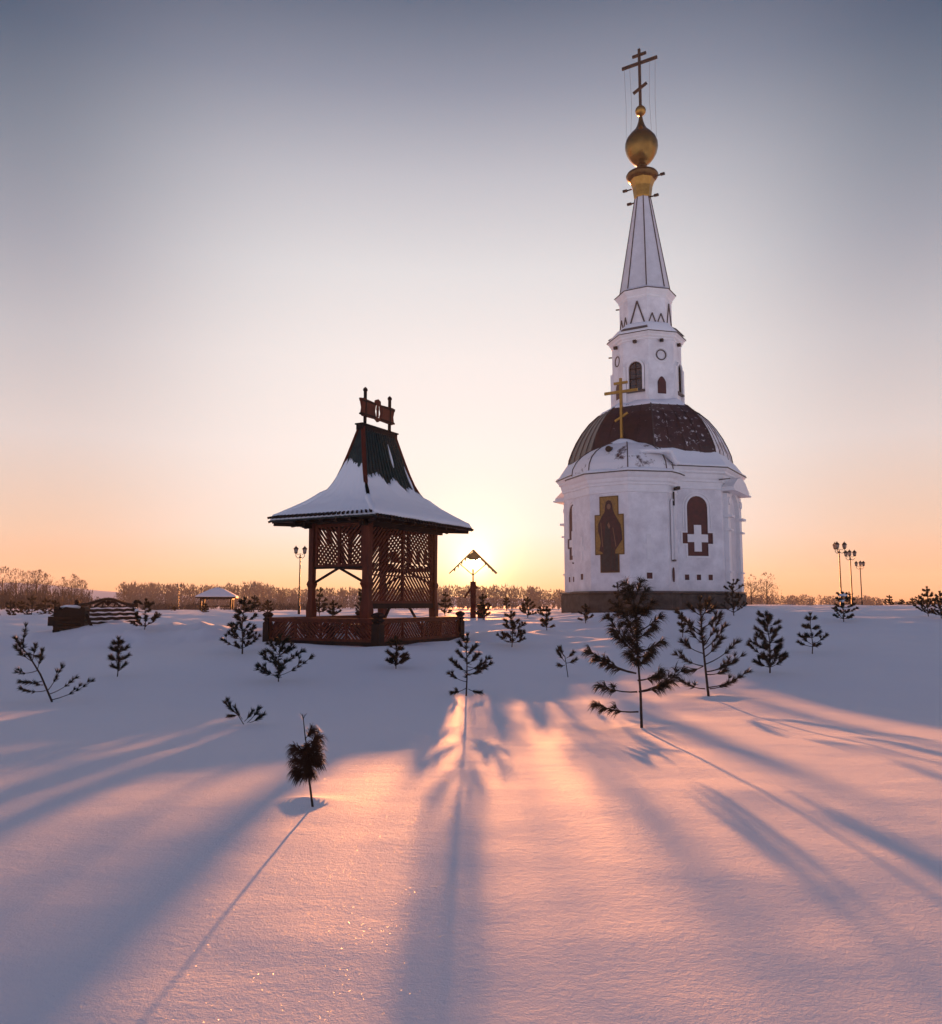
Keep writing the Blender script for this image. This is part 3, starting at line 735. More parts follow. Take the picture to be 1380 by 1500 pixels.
# ================================================================== GAZEBO
GN = Vector((-2.49, 21.0)); dR = Vector((.49, .872)).normalized(); dL = Vector((-dR.y, dR.x))
GB = Vector((-2.8, 22.1)); bw, bl = 1.9, 3.4          # body: short side along dL, long side along dR
gc = GB + dR*bl/2 + dL*bw/2
gzed = -1.12
gaz = thing('gazebo', 'red-brown wooden gazebo with lattice walls and a flared snow-covered roof', 'gazebo', (gc.x, gc.y, gzed), math.atan2(dR.y, dR.x))
# local: x along the ridge (away to the right), y toward the left; viewer sees the -x end and the -y side
def GH(py, Y): d = ray(560, py); return d.z/d.y*Y - gzed
hx, hy = bl/2, bw/2; ex, ey = 5.1/2, 3.6/2
zE_ = GH(757, 21.3); zR_ = GH(634, 24.0)
rl = 0.80
rprof = [(0,0),(.10,.035),(.25,.095),(.42,.17),(.56,.25),(.66,.33),(.74,.43),(.82,.58),(.90,.76),(1.0,1.0)]
def rp_in(t):   # t = height fraction -> inset fraction
    for (a, ha), (c, hc) in zip(rprof, rprof[1:]):
        if t <= hc: return a + (c - a) * (t - ha) / (hc - ha)
    return 1.0
def roof_pt(side, u, s_, off=0.0):
    # s_: inset fraction 0..1 ; u -1..1 along the side
    h = interp(rprof, s_)
    X = ex + (rl - ex) * s_; Y = ey * (1 - s_) + .07 * s_
    z = zE_ + (zR_ - zE_) * h
    # slope normal
    h2 = interp(rprof, min(1, s_+.02)); h1 = interp(rprof, max(0, s_-.02))
    dz_ = (zR_ - zE_) * (h2 - h1); run = .04
    if side in (0, 2):
        sg = -1 if side == 0 else 1; r_ = run * ey
        nn_ = Vector((0, sg*dz_, r_)).normalized(); p = Vector((u * X, sg * Y, z))
    else:
        sg = -1 if side == 1 else 1; r_ = run * (ex - rl)
        nn_ = Vector((sg*dz_, 0, r_)).normalized(); p = Vector((sg * X, u * Y, z))
    return p + nn_ * off
b = MB()
SS = [i/24 for i in range(25)]
for side in range(4):
    o = len(b.v); n = 8
    for s_ in SS:
        for i in range(n+1): b.v.append(tuple(roof_pt(side, -1 + 2*i/n, s_)))
    for j in range(24):
        for i in range(n):
            a = o + j*(n+1) + i; b.f.append((a, a+1, a+n+2, a+n+1))
rf = b.build('roof', M['green'], gaz)
md = rf.modifiers.new('thick', 'SOLIDIFY'); md.thickness = .03; md.offset = -1
# tongue boards: vertical battens down the steep part and teeth along the eave
b = MB()
for side in range(4):
    nb = 34 if side in (0, 2) else 24
    for i in range(nb):
        u = -1 + 2*(i + .5)/nb
        hh_ = .125 if side == 1 else .04; a = roof_pt(side, u*.985, 0.0, hh_); c = roof_pt(side, u*.985, .13, hh_ - (.06 if side == 1 else 0))
        d = (a - c).normalized(); b.bar(a + d*.11, c, .05, .06)
b.build('eave_boards', M['wood_d'], rf)
b = MB()
for side in range(4):
    nb = 14 if side in (0, 2) else 9
    for i in range(nb):
        u = -1 + 2*(i+.5)/nb
        pts = [roof_pt(side, u, s_, .02) for s_ in (.5, .6, .7, .8, .9, 1.0)]
        for p, q in zip(pts, pts[1:]): b.bar(p, q, .035, .03)
b.build('roof_battens', M['green'], rf)
for sx in (-1, 1):
    for sy in (-1, 1):
        b = MB(); pts = []
        for s_ in [i/16 for i in range(17)]:
            p = roof_pt(0 if sy < 0 else 2, sx, s_, .0); pts.append(Vector((p.x + sx*.01, p.y, p.z + .05)))
        pts = pts[9:] if (sx, sy) != (-1, -1) else pts[11:]
        for p, q in zip(pts, pts[1:]): b.bar(p, q, .12, .06)
        b.build('hip_board', M['wood'], rf)
b = MB(); b.box(-rl-.09, rl+.09, -.11, .11, zR_-.05, zR_+.10); b.box(-rl-.12, rl+.12, -.14, .14, zR_+.10, zR_+.14); b.build('ridge_cap', M['wood_d'], rf)
# roof snow with ragged upper edge
for side in range(4):
    b = MB(); n = 90; m_ = 22
    for i in range(n+1):
        u = -1 + 2*i/n
        base = {0: .47, 1: .70, 2: .5, 3: .45}[side]
        Tm = base + .05*noise.noise(Vector((u*3, side*7, 0)))*2 + 0.03*noise.noise(Vector((u*14, side*3, 2)))+ .018*noise.noise(Vector((u*45, side*3, 5)))
        if side == 0: Tm -= .06*u
        if side == 1: Tm += .05*u
        Tm = rp_in(max(.1, Tm))
        for j in range(m_+1):
            q = j/m_; s0_ = {0: .012, 1: .008, 2: .01, 3: .02}[side]; s_ = s0_ + (Tm - s0_)*q
            th_ = .115 * min(1, (q*9 + .15)) ** .5 * (1 - q**9) * (1 - .35*q) + .018
            th_ += .02*noise.noise(Vector((u*5, q*6, side)))
            if q < .25: th_ *= 1 - .22*(1 - q/.25)*(.5+.5*math.cos(u*math.pi*(34 if side in (0,2) else 24)))
            if j == m_: th_ = -.01
            b.v.append(tuple(roof_pt(side, u*1.004, s_, th_)))
    for i in range(n):
        for j in range(m_):
            a = i*(m_+1) + j; b.f.append((a, a+1, a+m_+2, a+m_+1))
    so_ = b.build('roof_snow', M['snow_s'], rf, smooth=True)
    md = so_.modifiers.new('thick', 'SOLIDIFY'); md.thickness = .03; md.offset = -1
for sx in (-1, 1):
    for sy in (-1, 1):
        b = MB(); pts = [roof_pt(0 if sy < 0 else 2, sx, q_, .0) + Vector((0, 0, .07)) for q_ in [i*.04 + .01 for i in range(17)]]
        pts = pts[:14] if (sx, sy) == (-1, -1) else pts
        b.tube(pts, [.03] + [.10]*3 + [.105]*(len(pts)-6) + [.07, .02], 8); b.build('hip_snow', M['snow_s'], rf, smooth=True)
# a few streaks of snow on the steep part
b = MB(); random.seed(5)
for side, u, s0, s1 in ((0, .28, .84, .95), (0, .86, .72, .86)):
    b = MB(); pts = [roof_pt(side, u, s0 + (s1-s0)*k/5, .05) for k in range(6)]; b.tube(pts, [.01, .03, .035, .03, .02, .008], 6); b.build('snow_streak', M['snow_s'], rf, smooth=True)
# crest sign on two posts
b = MB()
for x in (-.62, .62):
    b = MB(); b.tube([(x, 0, zR_), (x, 0, zR_+1.15)], .05, 8); b.lathe([(.05,0),(.07,.03),(.065,.08),(.02,.13)], 8, (x, 0, zR_+1.13)); b.build('crest_post', M['wood_d'], gaz)
z0c, z1c = zR_+.38, zR_+.86
b = MB()
outl = [(-.78, z0c+.05), (-.70, z0c), (-.25, z0c+.02), (0, z0c-.04), (.25, z0c+.02), (.70, z0c), (.78, z0c+.05), (.74, z0c+.25), (.79, z1c-.06), (.84, z1c+.03), (.70, z1c+.05), (.30, z1c+.02), (.16, z1c+.13), (0, z1c+.18), (-.16, z1c+.13), (-.30, z1c+.02), (-.70, z1c+.05), (-.84, z1c+.03), (-.79, z1c-.06), (-.74, z0c+.25)]
# built from pieces so that the cut-outs stay open: two wings, a ring and its upright
fr = lambda u, v, w: Vector((u, w, v))
lw = [(u*1.05 if u < -.2 else u, v) for u, v in [(-.78, z0c+.05), (-.70, z0c), (-.13, z0c+.02), (-.13, z0c+.14), (-.17, z0c+.24), (-.13, z1c-.06), (-.13, z1c+.02), (-.70, z1c+.05), (-.84, z1c+.03), (-.79, z1c-.06), (-.74, z0c+.25)]]
b.prism(lw, fr, -.035, .035); b.prism([(-u, v) for u, v in lw][::-1], fr, -.035, .035)
b.prism([(-.13, z0c+.02), (0, z0c-.05), (.13, z0c+.02), (.13, z0c+.11), (0, z0c+.08), (-.13, z0c+.11)], fr, -.03, .03)
b.prism([(-.14, z1c-.02), (.14, z1c-.02), (.12, z1c+.12), (0, z1c+.17), (-.12, z1c+.12)], fr, -.03, .03)
b.prism([(-.03, z0c+.10), (.03, z0c+.10), (.025, z0c+.3), (.045, z1c-.15), (.02, z1c-.02), (-.02, z1c-.02), (-.045, z1c-.15), (-.025, z0c+.3)], fr, -.028, .028)
cs = b.build('crest_board', M['wood'], gaz)
for v in (z0c+.06, z1c-.02): 
    for s in (-1, 1): b = MB(); b.bar((s*.15, 0, v), (s*.84, 0, v), .10, .05); b.build('crest_trim', M['wood_d'], cs)
# posts
zTop = zE_ + .06
for sx in (-1, 1):
    for sy in (-1, 1):
        b = MB(); x, y_ = sx*hx, sy*hy; w = .15 if (sx, sy) != (-1, -1) else .19
        b.loft([[(x+i*w_, y_+j*w_, z_) for i, j in ((-1,-1),(1,-1),(1,1),(-1,1))] for w_, z_ in ((w*.62, -.4), (w*.62, .42), (w*.72, .9), (w*.5, 1.2), (w*.5, 1.5), (w*.72, 1.62), (w*.5, 1.72), (w*.55, zTop))])
        b.build('post', M['wood'], gaz)
b = MB(); b.box(-hx-.35, hx+.35, -hy-.10, -hy+.02, zTop-.22, zTop-.08); b.box(-hx-.35, hx+.35, hy-.02, hy+.10, zTop-.22, zTop-.08)
b.box(-hx-.105, -hx+.02, -hy-.35, hy+.35, zTop-.08, zTop+.06); b.box(hx-.02, hx+.105, -hy-.35, hy+.35, zTop-.08, zTop+.06)
b.build('top_beam', M['wood_d'], gaz)
b = MB()
for sx in (-1, 1):
    for sy in (-1, 1): b.bar((sx*hx*.96, sy*hy*.96, zTop-.12), (sx*(ex-.08), sy*(ey-.08), zE_-.06), .09, .10)
for i in range(7):
    x = -hx + 2*hx*i/6
    for sy in (-1, 1): b.bar((x, sy*hy, zTop-.02), (x, sy*(ey-.06), zE_-.05), .07, .08)
for i in range(5):
    y_ = -hy + 2*hy*i/4
    for sx in (-1, 1): b.bar((sx*hx, y_, zTop+.08), (sx*(ex-.06), y_, zE_-.05), .07, .08)
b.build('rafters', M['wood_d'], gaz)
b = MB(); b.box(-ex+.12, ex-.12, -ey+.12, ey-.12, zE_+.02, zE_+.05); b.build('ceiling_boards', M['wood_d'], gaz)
def lattice(name, org, du, L, z0, z1, pattern, parent, m=M['wood'], sw=.05, gap=.058, th=.035, fw=.07, zframe=True, lean=1):
    """slatted panel: org at one lower end, du unit vector along; pattern list of (u0,u1,v0,v1,dir)."""
    nrm = Vector((-du.y, du.x, 0)); org = Vector(org)
    fr = lambda u, v, w: org + du*u + nrm*w + Vector((0, 0, v))
    fb = MB(); fb.prism(rect(0, L, z0, z0+fw), fr, -.035, .035); fb.prism(rect(0, L, z1-fw, z1), fr, -.035, .035)
    fb.prism(rect(0, fw, z0+fw, z1-fw), fr, -.034, .034); fb.prism(rect(L-fw, L, z0+fw, z1-fw), fr, -.034, .034)
    sb = MB()
    for (u0, u1, v0, v1, d) in pattern:
        # slats at 45 degrees clipped to the cell
        w, h = u1-u0, v1-v0; step = (sw+gap)*math.sqrt(2); k = -h
        while k < w:
            # line u = k + t, v = t (for d=1)
            def clip(kk):
                t0 = max(0, -kk); t1 = min(h, w - kk); return (t0, t1) if t1 > t0 else None
            a = clip(k); c = clip(k + sw*math.sqrt(2))
            if a and c:
                q = [(k+a[0], a[0]), (k+sw*1.414+c[0], c[0]), (k+sw*1.414+c[1], c[1]), (k+a[1], a[1])]
                if d < 0: q = [(w-x_, y_) for x_, y_ in q][::-1]
                sb.prism([(u0+x_, v0+y_) for x_, y_ in q], fr, -th/2, th/2)
            k += step
    f_ = fb.build(name, m, parent); sb.build('slats', m, f_); return f_, fr
zl = GH(830, 22.5)
X1, Y1, Z1 = Vector((1,0,0)), Vector((0,1,0)), zTop-.22
# short end toward the viewer (x=-hx): upper panel, open below with braces
for sx in (-1, 1):
    f_, fr = lattice('lattice_panel', (sx*hx, -hy+.12, 0), Y1, 2*hy-.24, zl, Z1+.1, [(.07, hy-.15, zl+.07, zl+.62, 1), (hy-.09, 2*hy-.31, zl+.07, zl+.62, -1), (.07, hy-.15, zl+.62, Z1+.03, -1), (hy-.09, 2*hy-.31, zl+.62, Z1+.03, 1)], gaz)
    b = MB(); b.prism(rect(hy-.16, hy-.08, zl+.07, Z1+.03), fr, -.04, .04); b.build('mullion', M['wood'], f_)
    b = MB(); b.prism(rect(0, 2*hy-.24, zl-.05, zl), fr, -.055, .055)
    for s in (0, 1):
        u = .0 if s == 0 else 2*hy-.24
        b.bar(fr(hy-.12, zl-.03, 0), fr(u, zl-.42, 0), .05, .06)
    b.build('brace', M['wood_d'], f_)
z0l = GH(884, 23.2)
for sy in (-1, 1):
    L = 2*hx-.24; c = L/2
    vm1 = zl+.1; vm0 = zl-.25
    pat = []
    if sy > 0:
        f_, fr = lattice('lattice_panel', (-hx+.12, hy, 0), X1, L, zl, Z1+.1, [(.07, c-.04, zl+.07, Z1+.03, -1), (c+.04, L-.07, zl+.07, Z1+.03, 1)], gaz)
        b = MB(); b.prism(rect(c-.04, c+.04, zl+.07, Z1+.03), fr, -.04, .04); b.build('mullion', M['wood'], f_)
        continue
    for (a0, a1, d) in ((.07, c-.04, 1), (c+.04, L-.07, -1)):
        pat += [(a0, a1, z0l+.07, vm0, d), (a0, a1, vm0+.04, vm1, d), (a0, a1, vm1+.04, Z1+.03, d if sy < 0 else -d)]
    f_, fr = lattice('lattice_panel', (-hx+.12, sy*hy, 0), X1, L, z0l, Z1+.1, pat, gaz, gap=.06)
    b = MB(); b.prism(rect(c-.04, c+.04, z0l+.07, Z1+.03), fr, -.04, .04)
    b.prism(rect(.07, c-.04, vm0, vm0+.04), fr, -.03, .03); b.prism(rect(c+.04, L-.07, vm0, vm0+.04), fr, -.03, .03); b.build('mullion', M['wood'], f_)
    b = MB(); b.prism(rect(0, L, z0l-.14, z0l), fr, -.06, .06); b.build('lower_rail', M['wood_d'], f_)
    b = MB()
    for s in (0, 1):
        u = L*.30 if s == 0 else L*.62; u2 = L*.08 if s == 0 else L*.92
        b.bar(fr(u, z0l-.12, 0), fr(u2, .05, 0), .05, .06)
    b.build('brace', M['wood_d'], f_)
# bench inside, seen through the opening
b = MB(); b.box(-hx+.3, hx-.3, hy-.55, hy-.2, .42, .48)
for x in (-hx+.4, 0, hx-.4): b.box(x-.04, x+.04, hy-.5, hy-.25, -.2, .42)
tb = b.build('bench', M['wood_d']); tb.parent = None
tb.matrix_world = Matrix.Translation(gaz.location) @ Matrix.Rotation(gaz.rotation_euler.z, 4, 'Z')
tag(tb, 'dark wooden bench along the inner lattice of the gazebo', 'bench')

# low fence round the gazebo
FN = Vector((-2.385, 21.2)); Lf, Rf = 3.76, 4.2
fence = thing('low_fence', 'low red-brown lattice fence standing round the gazebo', 'fence', (FN.x, FN.y, -1.13), math.atan2(dR.y, dR.x))
fz0, fz1 = .10, .66
def fpost(x, y_, w=.13, h=.82):
    b = MB(); b.loft([[(x+i*w_, y_+j*w_, z_) for i, j in ((-1,-1),(1,-1),(1,1),(-1,1))] for w_, z_ in ((w*.75, -.4), (w*.75, h*.68), (w*.5, h*.74), (w*.8, h*.80), (w*.5, h*.86), (w*.85, h*.95), (w*.6, h*1.02), (w*.1, h*1.06))])
    return b.build('post', M['wood_d'], fence)
for x, y_ in ((0,0), (Rf,0), (0,Lf), (Rf,Lf)): fpost(x, y_, .16 if (x, y_) == (0,0) else .13)
def chev(L, n):
    res = []; a = .1
    w = (L - .2)/n
    for i in range(n): res.append((a + i*w + .03, a + (i+1)*w - .03, fz0+.07, fz1-.07, 1 if i % 2 == 0 else -1))
    return res
for org, du, L, n in (((.05, 0, 0), X1, Rf-.1, 4), ((0, .05, 0), Y1, Lf-.1, 4), ((.05, Lf, 0), X1, Rf-.1, 4), ):
    pt_ = chev(L, n); f_, fr = lattice('fence_panel', org, du, L, fz0, fz1, pt_, fence, m=M['wood'], sw=.045, gap=.042)
    b = MB(); b.prism(rect(0, L, fz1, fz1+.05), fr, -.07, .07)
    for (u0, u1, *_r) in pt_[1:]: b.prism(rect(u0-.055, u0-.005, fz0+.07, fz1-.07), fr, -.03, .03)
    b.build('hand_rail', M['wood'], f_)
    b = MB(); b.prism(rect(0, L, fz0-.10, fz0), fr, -.05, .05); b.build('base_board', M['wood_d'], f_)

# ================================================================== ROOFED CROSS by the sun
sy_ = 34.0; s0 = P(693, 902, sy_); s0.z = gz(s0.x, sy_)
sh = thing('roofed_post', 'carved wooden post under a small gable roof, backlit by the sun', 'shrine', s0, R(4))
k = sy_/1208.0
def SZ(py): d = ray(693, py); return d.z/d.y*sy_ - s0.z
b = MB(); b.bar((0,0,-.3), (0,0,SZ(852)), .22, .20, Vector((0,1,0))); b.bar((0,0,SZ(852)), (0,0,SZ(812)), .055, .07, Vector((0,1,0))); b.build('post', M['wood'], sh)
b = MB(); b.bar((-.02,0,SZ(858)), (-.36,0,SZ(876)), .09, .09); b.bar((.02,0,SZ(856)), (.18,0,SZ(862)), .09, .09); b.build('arm', M['wood'], sh)
b = MB()
for s in (-1, 1): b.bar((0, 0, SZ(806)), (s*.98, 0, SZ(840)), .55, .045)
b.build('gable_roof', M['goldwood'], sh)
b = MB()
for s in (-1, 1):
    for q in range(5):
        t0, t1 = .14+q*.15, .14+q*.15+.09
        z_ = lambda t: SZ(806) + (SZ(840)-SZ(806))*t - .03
        b.prism([(s*.98*t0, z_(t0)), (s*.98*t1, z_(t1)), (s*.98*(t0+t1)/2, z_((t0+t1)/2)-.13)] if s > 0 else [(s*.98*t1, z_(t1)), (s*.98*t0, z_(t0)), (s*.98*(t0+t1)/2, z_((t0+t1)/2)-.13)], lambda u, v, w: Vector((u, -.26+w, v)), -.015, .015)
b.prism([(-.30, SZ(817)), (-.1, SZ(822)), (0, SZ(820)), (.1, SZ(822)), (.30, SZ(817)), (0, SZ(808))], lambda u, v, w: Vector((u, -.26+w, v)), -.02, .02)
b.build('carved_bargeboard', M['goldwood'], sh)
b = MB()
for s in (-1, 1): b.bar((s*.02, 0, SZ(842)), (s*.55, 0, SZ(826)), .03, .035)
b.build('strut', M['goldwood'], sh)
sb0 = P(705, 902, 33.6); sb0.z = gz(sb0.x, 33.6)
bx = thing('wooden_box', 'small upright wooden box just right of the roofed post', 'box', sb0, R(8))
b = MB(); b.box(-.14, .14, -.12, .12, -.2, .50); b.build('box_body', M['wood'], bx)
b = MB(); b.box(-.18, .18, -.16, .16, .50, .55); b.build('lid', M['wood_d'], bx)

# ================================================================== FAR PAVILION
py_ = 70.0; p0 = P(318, 893, py_); p0.z = gz(p0.x, py_)
pv = thing('pavilion', 'small open pavilion with a snow-covered pyramid roof at the wood edge', 'pavilion', p0, R(12))
b = MB(); hp = 1.55
def PZ(py): d = ray(318, py); return d.z/d.y*py_ - p0.z
for sx in (-1, 1):
    for s2 in (-1, 1):
        c = MB(); c.box(sx*1.2-.07, sx*1.2+.07, s2*1.2-.07, s2*1.2+.07, -.3, PZ(877)); c.build('post', M['wood_d'], pv)
c = MB(); c.box(-1.3, 1.3, -1.3, -1.1, PZ(878), PZ(875)); c.box(-1.3, 1.3, 1.1, 1.3, PZ(878), PZ(875)); c.box(-1.3, -1.1, -1.1, 1.1, PZ(878), PZ(875)-.003); c.box(1.1, 1.3, -1.1, 1.1, PZ(878), PZ(875)-.003); c.build('beam', M['wood_d'], pv)
sq = lambda r, z: [(-r,-r,z),(r,-r,z),(r,r,z),(-r,r,z)]
c = MB(); c.loft([sq(1.62, PZ(876)), sq(1.62, PZ(874.5)), sq(.5, PZ(864)), sq(.05, PZ(861.5))]); rfp = c.build('roof', M['wood_d'], pv)
c = MB(); c.loft([sq(1.60, PZ(874.4)), sq(1.62, PZ(873)), sq(.55, PZ(863)), sq(.1, PZ(860.5))]); c.build('roof_snow', M['snow_s'], rfp)
c = MB(); c.box(-1.1, 1.1, 1.05, 1.12, .38, .46); c.box(-1.12, -1.05, -1.1, 1.0, .38, .46); c.build('railing', M['wood_d'], pv)

# ================================================================== LOG BRIDGE / WALL at left
ly = 26.5
lw_ = thing('log_footbridge', 'dark log footbridge with arched carved rail, snow between its logs', 'footbridge', (0, 0, 0))
A0 = P(112, 928, 25.5); A1 = P(197, 905, 28.5)
A0.z = A1.z = 0
dl = (A1 - A0).normalized(); Ll = (A1 - A0).length
lw_.location = (A0.x, A0.y, gz(A0.x, A0.y)); lw_.rotation_euler = (0, 0, math.atan2(dl.y, dl.x))
lz = lw_.location.z
def LZ(py, Y=27.0): d = ray(150, py); return d.z/d.y*Y - lz
rows = [LZ(p) for p in (912, 905.5, 899.5, 893.5)]
for i, z_ in enumerate(rows):
    for yy in (0,):
        b = MB(); b.tube([(-.15, yy, z_), (Ll*.5, yy, z_+.01), (Ll+.12, yy, z_)], [.075, .08, .075], 10); b.build('log', M['log'], lw_, smooth=False)
    b = MB(); n = 16; b.tube([(-.1 + (Ll+.15)*q/n, -.055, z_+.055 + .012*math.sin(q*2.3+i)) for q in range(n+1)], [.012] + [.024 + .010*math.sin(q*1.7 + i*2) for q in range(1, n)] + [.01], 6); b.build('log_snow', M['snow_s'], lw_, smooth=True)
b = MB(); b.box(-.15, Ll+.12, .08, .9, LZ(915), LZ(902)); b.build('deck', M['log'], lw_)
ar = []
for q in range(21):
    t = q/20; s_ = sst(.08, .5, t) if t < .5 else sst(.92, .5, t)
    ar.append((-.1 + (Ll+.2)*t, 0, LZ(886) + (LZ(877.5)-LZ(886))*s_))
b = MB(); b.tube(ar, .05, 8); b.build('arched_rail', M['wood_d'], lw_)
b = MB()
for q in range(1, 20):
    x, _, z_ = ar[q]
    if z_ - LZ(889.5) > .08 and q % 4 == 0: b.tube([(x, 0, LZ(890)), (x + .06*(-1)**(q//2), 0, (z_+LZ(890))/2), (x, 0, z_)], .025, 6)
c_ = Ll/2
for s in (-1, 1): b.tube([(c_, 0, LZ(886)), (c_+s*.2, 0, LZ(881)), (c_+s*.45, 0, LZ(884)), (c_+s*.7, 0, LZ(889))], .04, 6)
b.lathe([(.02, -.08), (.09, -.04), (.1, 0), (.09, .04), (.02, .08)], 10, (c_, 0, LZ(883))); b.bar((-.1, 0, LZ(889.8)), (Ll+.1, 0, LZ(889.8)), .08, .07); b.build('carved_infill', M['wood_d'], lw_)
b = MB()
for x in (-.06, Ll+.04): b.tube([(x, 0, -.3), (x, 0, LZ(884))], .07, 8); b.lathe([(.05,0),(.09,.04),(.05,.10),(.01,.13)], 8, (x,0,LZ(884)))
b.build('end_posts', M['log'], lw_)
w0 = P(104, 929, 25.2); w0.z = gz(w0.x, w0.y) 
wb = thing('log_well_house', 'squat dark log box with snow on its lid at the left end of the footbridge', 'well', w0, R(15))
def WZ(py): d = ray(104, py); return d.z/d.y*25.2 - w0.z
b = MB(); hw = .36
for i in range(5):
    z_ = -.1 + i*.16
    for s in (-1, 1):
        b.tube([(-hw-.06, s*hw, z_), (hw+.06, s*hw, z_)], .08, 8); b.tube([(s*hw, -hw-.06, z_+.06), (s*hw, hw+.06, z_+.06)], .08, 8)
b.build('log_walls', M['log'], wb)
b = MB(); tz = WZ(902); b.prism([(-hw-.16, tz), (hw+.12, tz), (hw-.05, WZ(892)), (-hw+.25, WZ(889))], lambda u, v, w: Vector((u, w, v)), -hw-.1, hw+.1); ld = b.build('lid', M['log'], wb)
b = MB(); b.tube([(-hw-.13, -hw-.05, tz+.03), (-hw+.05, -hw-.05, tz+.05), (-hw+.22, -hw-.05, tz+.05)], [.02, .045, .015], 6); b.blob((-.05, 0, WZ(889.5)), .3, 3, 1, .25); b.build('lid_snow', M['snow_s'], ld, smooth=True)
b = MB(); b.bar((hw+.1, -hw, tz+.05), (hw+.34, -hw+.05, -.1), .07, .09); b.build('leaning_plank', M['log'], wb)

# ================================================================== STREET LAMPS
def lamp(px, ytop, ybase, Y, label, arms=3, rz=0.0):
    top = P(px, ytop, Y); bot = P(px, ybase, Y); H = top.z - bot.z
    bot.z = min(bot.z, gz(bot.x, Y)+.0) if abs(bot.z - gz(bot.x, Y)) < 1.5 else bot.z
    H = top.z - bot.z
    t = thing('street_lamp', label, 'street lamp', bot, rz, 'ornamental street lamps')
    s = H / 4.2
    b = MB(); b.tube([(0,0,-.3), (0,0,.5*s), (0,0,.55*s), (0,0,H-.55*s)], [.085*s, .085*s, .05*s, .038*s], 10); b.lathe([(.04*s,0),(.09*s,.03*s),(.05*s,.09*s)], 10, (0,0,H-.75*s)); b.build('pole', M['iron'], t)
    for i in range(arms):
        a = 2*math.pi*i/arms + (R(90) if arms == 3 else 0); r = (.34 if arms == 3 else .26)*s; dx, dy = r*math.cos(a), r*math.sin(a)
        c = MB(); c.tube([(0,0,H-.72*s), (dx*.55,dy*.55,H-.78*s), (dx,dy,H-.66*s), (dx,dy,H-.45*s)], .02*s, 6); c.tube([(0,0,H-.50*s), (dx*.6,dy*.6,H-.56*s), (dx,dy,H-.44*s)], .014*s, 5); c.build('arm', M['iron'], t)
        l = MB(); l.lathe([(.03*s,0),(.10*s,.02*s),(.13*s,.22*s)], 8, (dx,dy,H-.45*s)); ln = l.build('lantern', M['lampglass'], t)
        l = MB(); l.lathe([(.17*s,0),(.16*s,.03*s),(.07*s,.13*s),(.03*s,.17*s),(.005,.23*s)], 8, (dx,dy,H-.23*s))
        for q in range(4):
            aa = math.pi/4 + q*math.pi/2; l.tube([(dx+.10*s*math.cos(aa), dy+.10*s*math.sin(aa), H-.43*s), (dx+.13*s*math.cos(aa), dy+.13*s*math.sin(aa), H-.23*s)], .012*s, 4)
        l.lathe([(.05*s,-.05*s),(.11*s,0),(.10*s,.03*s)], 8, (dx,dy,H-.46*s)); l.build('lantern_cap', M['iron'], ln)
    return t
lamp(1233, 793, 886, 52, 'tallest street lamp, leftmost of the three right of the chapel', 3, R(18))
lamp(1249, 805, 888, 58, 'middle street lamp of the three right of the chapel', 3, R(30))
lamp(1263, 821, 887, 68, 'smallest and rightmost of the three street lamps right of the chapel', 3, R(40))
lamp(438, 799, 897, 44, 'tall lone street lamp beside the gazebo roof', 2, R(10))
lamp(261, 855, 895, 80, 'small street lamp left of the far pavilion', 2, R(10))

# ================================================================== YOUNG PINES
def needles(mb, rnd, p, d, n, ln, wd, spread=0.9, droop=0.0):
    d = d.normalized()
    u = d.cross(Vector((0.3, 0.2, 0.93))); u = u.normalized() if u.length > .05 else Vector((1,0,0)); w = d.cross(u)
    for _ in range(n):
        a = rnd.random()*2*math.pi; sp_ = spread*(0.25 + .75*rnd.random())
        q = (d + (u*math.cos(a) + w*math.sin(a))*sp_ + Vector((0,0,-droop*rnd.random()))).normalized()
        L = ln*(.6 + .5*rnd.random()); b0 = p + (u*rnd.uniform(-1,1) + w*rnd.uniform(-1,1))*ln*.05 - d*ln*.15*rnd.random()
        s_ = q.cross(Vector((rnd.uniform(-1,1), rnd.uniform(-1,1), rnd.uniform(-1,1))))
        if s_.length < 1e-3: continue
        s_ = s_.normalized()*wd/2
        if droop > .5:
            m1 = b0 + q*L*.55; e = m1 + (q + Vector((0,0,-droop))).normalized()*L*.5
            mb.add([b0-s_, b0+s_, m1+s_*.9, m1-s_*.9, e], [(0,1,2,3),(3,2,4)])
        else:
            mb.add([b0-s_, b0+s_, b0+q*L], [(0,1,2)])
def bez(a, b, c, n):
    return [a*(1-t)**2 + b*2*t*(1-t) + c*t*t for t in [i/n for i in range(n+1)]]
